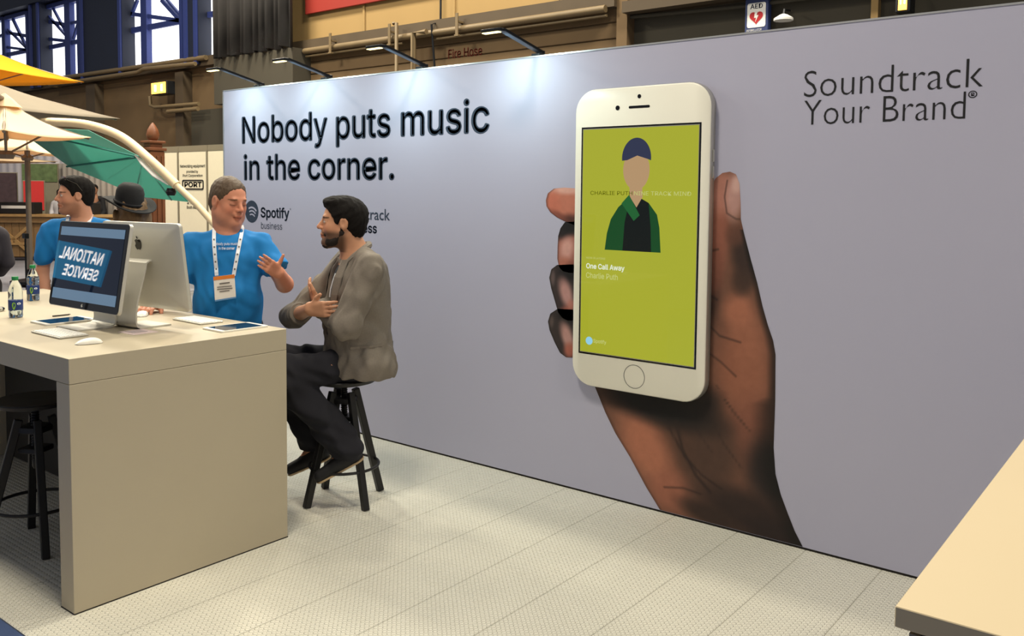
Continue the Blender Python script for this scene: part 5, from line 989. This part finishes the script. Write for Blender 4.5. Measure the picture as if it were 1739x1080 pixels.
for x in (-.78, .35):
    for a, b in (((x-.35, .75), (x+.30, .18)), ((x+.30, .75), (x-.35, .18))): MB().bar((a[0], -.17, a[1]), (b[0], -.17, b[1]), .07, .03, up=(0, 1, 0)).build('cross_brace', 'lattice_wood', fc)
    MB().box((x-.40, -.19, .33), (x+.35, -.155, .39)).build('rail', 'lattice_wood', fc)
for i, (u, lb) in enumerate(((-.75, 'black machine with a white front on the left of the boarded counter'), (.65, 'black machine with a white front on the right of the boarded counter'))):
    M_ = Matrix.Rotation(.68, 4, 'Z'); q = M_ @ Vector((u, .05, 0)); t = empty('counter_machine', (-21.6+q.x, 5.6+q.y, 1.06), .68, lb, 'machine', 'machines on the boarded counter')
    MB().box((-.42, -.2, 0), (.42, .2, .28), .02).build('casing', 'counter_black', t); MB().box((-.34, -.215, .13), (.30, -.2, .20)).build('front_strip', 'sign_white', t)
def board(x, y, rz, wd, z0, z1, m, label, name='poster_board'):
    t = empty(name, (x, y, 0), rz, label, 'poster'); MB().box((-wd/2, 0, z0), (wd/2, .03, z1)).build('print', m, t); MB().box((-wd/2-.02, .03, 0), (wd/2+.02, .06, z1+.02)).build('backing', 'panel_post', t)
board(-24.1, 6.28, .95, .48, 1.10, 1.86, 'poster_red', 'plain red poster board beside the grey parasol pole'); board(-25.7, 6.3, .95, .42, 1.2, 2.08, 'poster_dark', 'dark poster board on the white drape'); board(-24.75, 6.72, .72, .92, 1.85, 2.32, 'poster_green', 'wide green picture board above the far counter'); board(-26.4, 6.0, .95, .25, 2.35, 2.5, 'poster_pink', 'small pink sign at the far stand')
def far_person(O_, fw, top, label, skin, cloth, hairm, hh=1.72):
    global O, Fw, Lf, AX
    O = V3(*O_); Fw = V3(*fw); Fw /= np.linalg.norm(Fw); Lf = np.cross(V3(0, 0, 1), Fw); AX = np.stack([Fw, Lf, V3(0, 0, 1)]); t = person(tuple(O), label); H = Head(at(.02, 0, hh-.12), Fw, Up, 1.0)
    f = Field(O+V3(-.36, -.36, -.02), O+V3(.36, .36, hh+.06), .013); H.skull(f, at(0, 0, hh-.30), .055); f.cone(at(0, 0, hh-.36), at(0, 0, .9), .10, .10, .05); f.cone(at(0, -.15, hh-.35), at(0, .15, hh-.35), .05, .05, .03)
    for s_ in (-1, 1): f.cone(at(0, .18*s_, hh-.36), at(.03, .22*s_, 1.08), .042, .038, .02); f.cone(at(.03, .22*s_, 1.08), at(.20, .15*s_, .98), .036, .028, .02); f.ell(at(.25, .14*s_, .98), (.055, .035, .02), AX); f.cone(at(0, .09*s_, .9), at(0, .1*s_, .06), .075, .04, .03); f.cone(at(0, .1*s_, .04), at(.14, .11*s_, .035), .04, .035, .02)
    b_ = lin(skin); fmesh('body', f, 'skin_far', t, O, paint=lambda V: np.repeat(b_[None], len(V), 0))
    f = Field(H.c-.2, H.c+.2, .009); H.hair(f); fmesh('hair', f, hairm, t, O)
    f = Field(O+V3(-.36, -.36, .8), O+V3(.36, .36, hh-.2), .013); f.ell(at(0, 0, 1.2), (.12, .19, .2), AX); f.ell(at(0, 0, .98), (.13, .17, .2), AX, .05); f.cone(at(0, -.16, hh-.345), at(0, .16, hh-.345), .06, .06, .03)
    for s_ in (-1, 1): f.cone(at(0, .185*s_, hh-.37), at(.03, .225*s_, 1.08), .062, .052, .02); f.cone(at(.03, .225*s_, 1.08), at(.16, .17*s_, .99), .05, .042, .02)
    fmesh(top, f, cloth, t, O); f = Field(O+V3(-.3, -.3, .05), O+V3(.3, .3, .98), .014); f.ell(at(0, 0, .9), (.13, .17, .1), AX)
    for s_ in (-1, 1): f.cone(at(0, .09*s_, .9), at(0, .1*s_, .07), .095, .07, .03)
    fmesh('trousers', f, 'suit_black', t, O); return t
far_person((-22.75, 6.35, 0), (.6, -.8, 0), 'white_top', 'person in a white top behind the boarded counter', (66, 44, 36), 'cloth_white', 'hair_black', 1.66)
p_ = far_person((-22.0, 6.85, 0), (.75, -.65, 0), 'suit_jacket', 'person in a dark suit with white lanyard at the far stand', (150, 108, 84), 'suit_black', 'hair_black', 1.78)
ribbon('lanyard', [at(.06, -.05, 1.45), at(.13, .0, 1.25), at(.14, .02, 1.10)], .03, Fw, 'lanyard_white', p_, O, .004)
far_person((-7.57, -1.26, 0), (-.9, .4, 0), 'jacket', 'person in a dark grey jacket at the edge beyond the table', (170, 120, 96), 'cloth_dark', 'hair_black', 1.66)
t = empty('thin_stand', (-14.2, 1.9, 0), label='thin black stand near the grey parasol pole', cat='stand'); MB().tube([(0, 0, 0), (0, 0, .95)], .015, 8).build('rod', 'dark_metal', t); MB().lathe([(.16, 0), (.16, .02), (.03, .04)], seg=16).build('foot', 'dark_metal', t); MB().box((-.05, -.03, .90), (.07, .03, .98), .01).build('head', 'dark_metal', t)
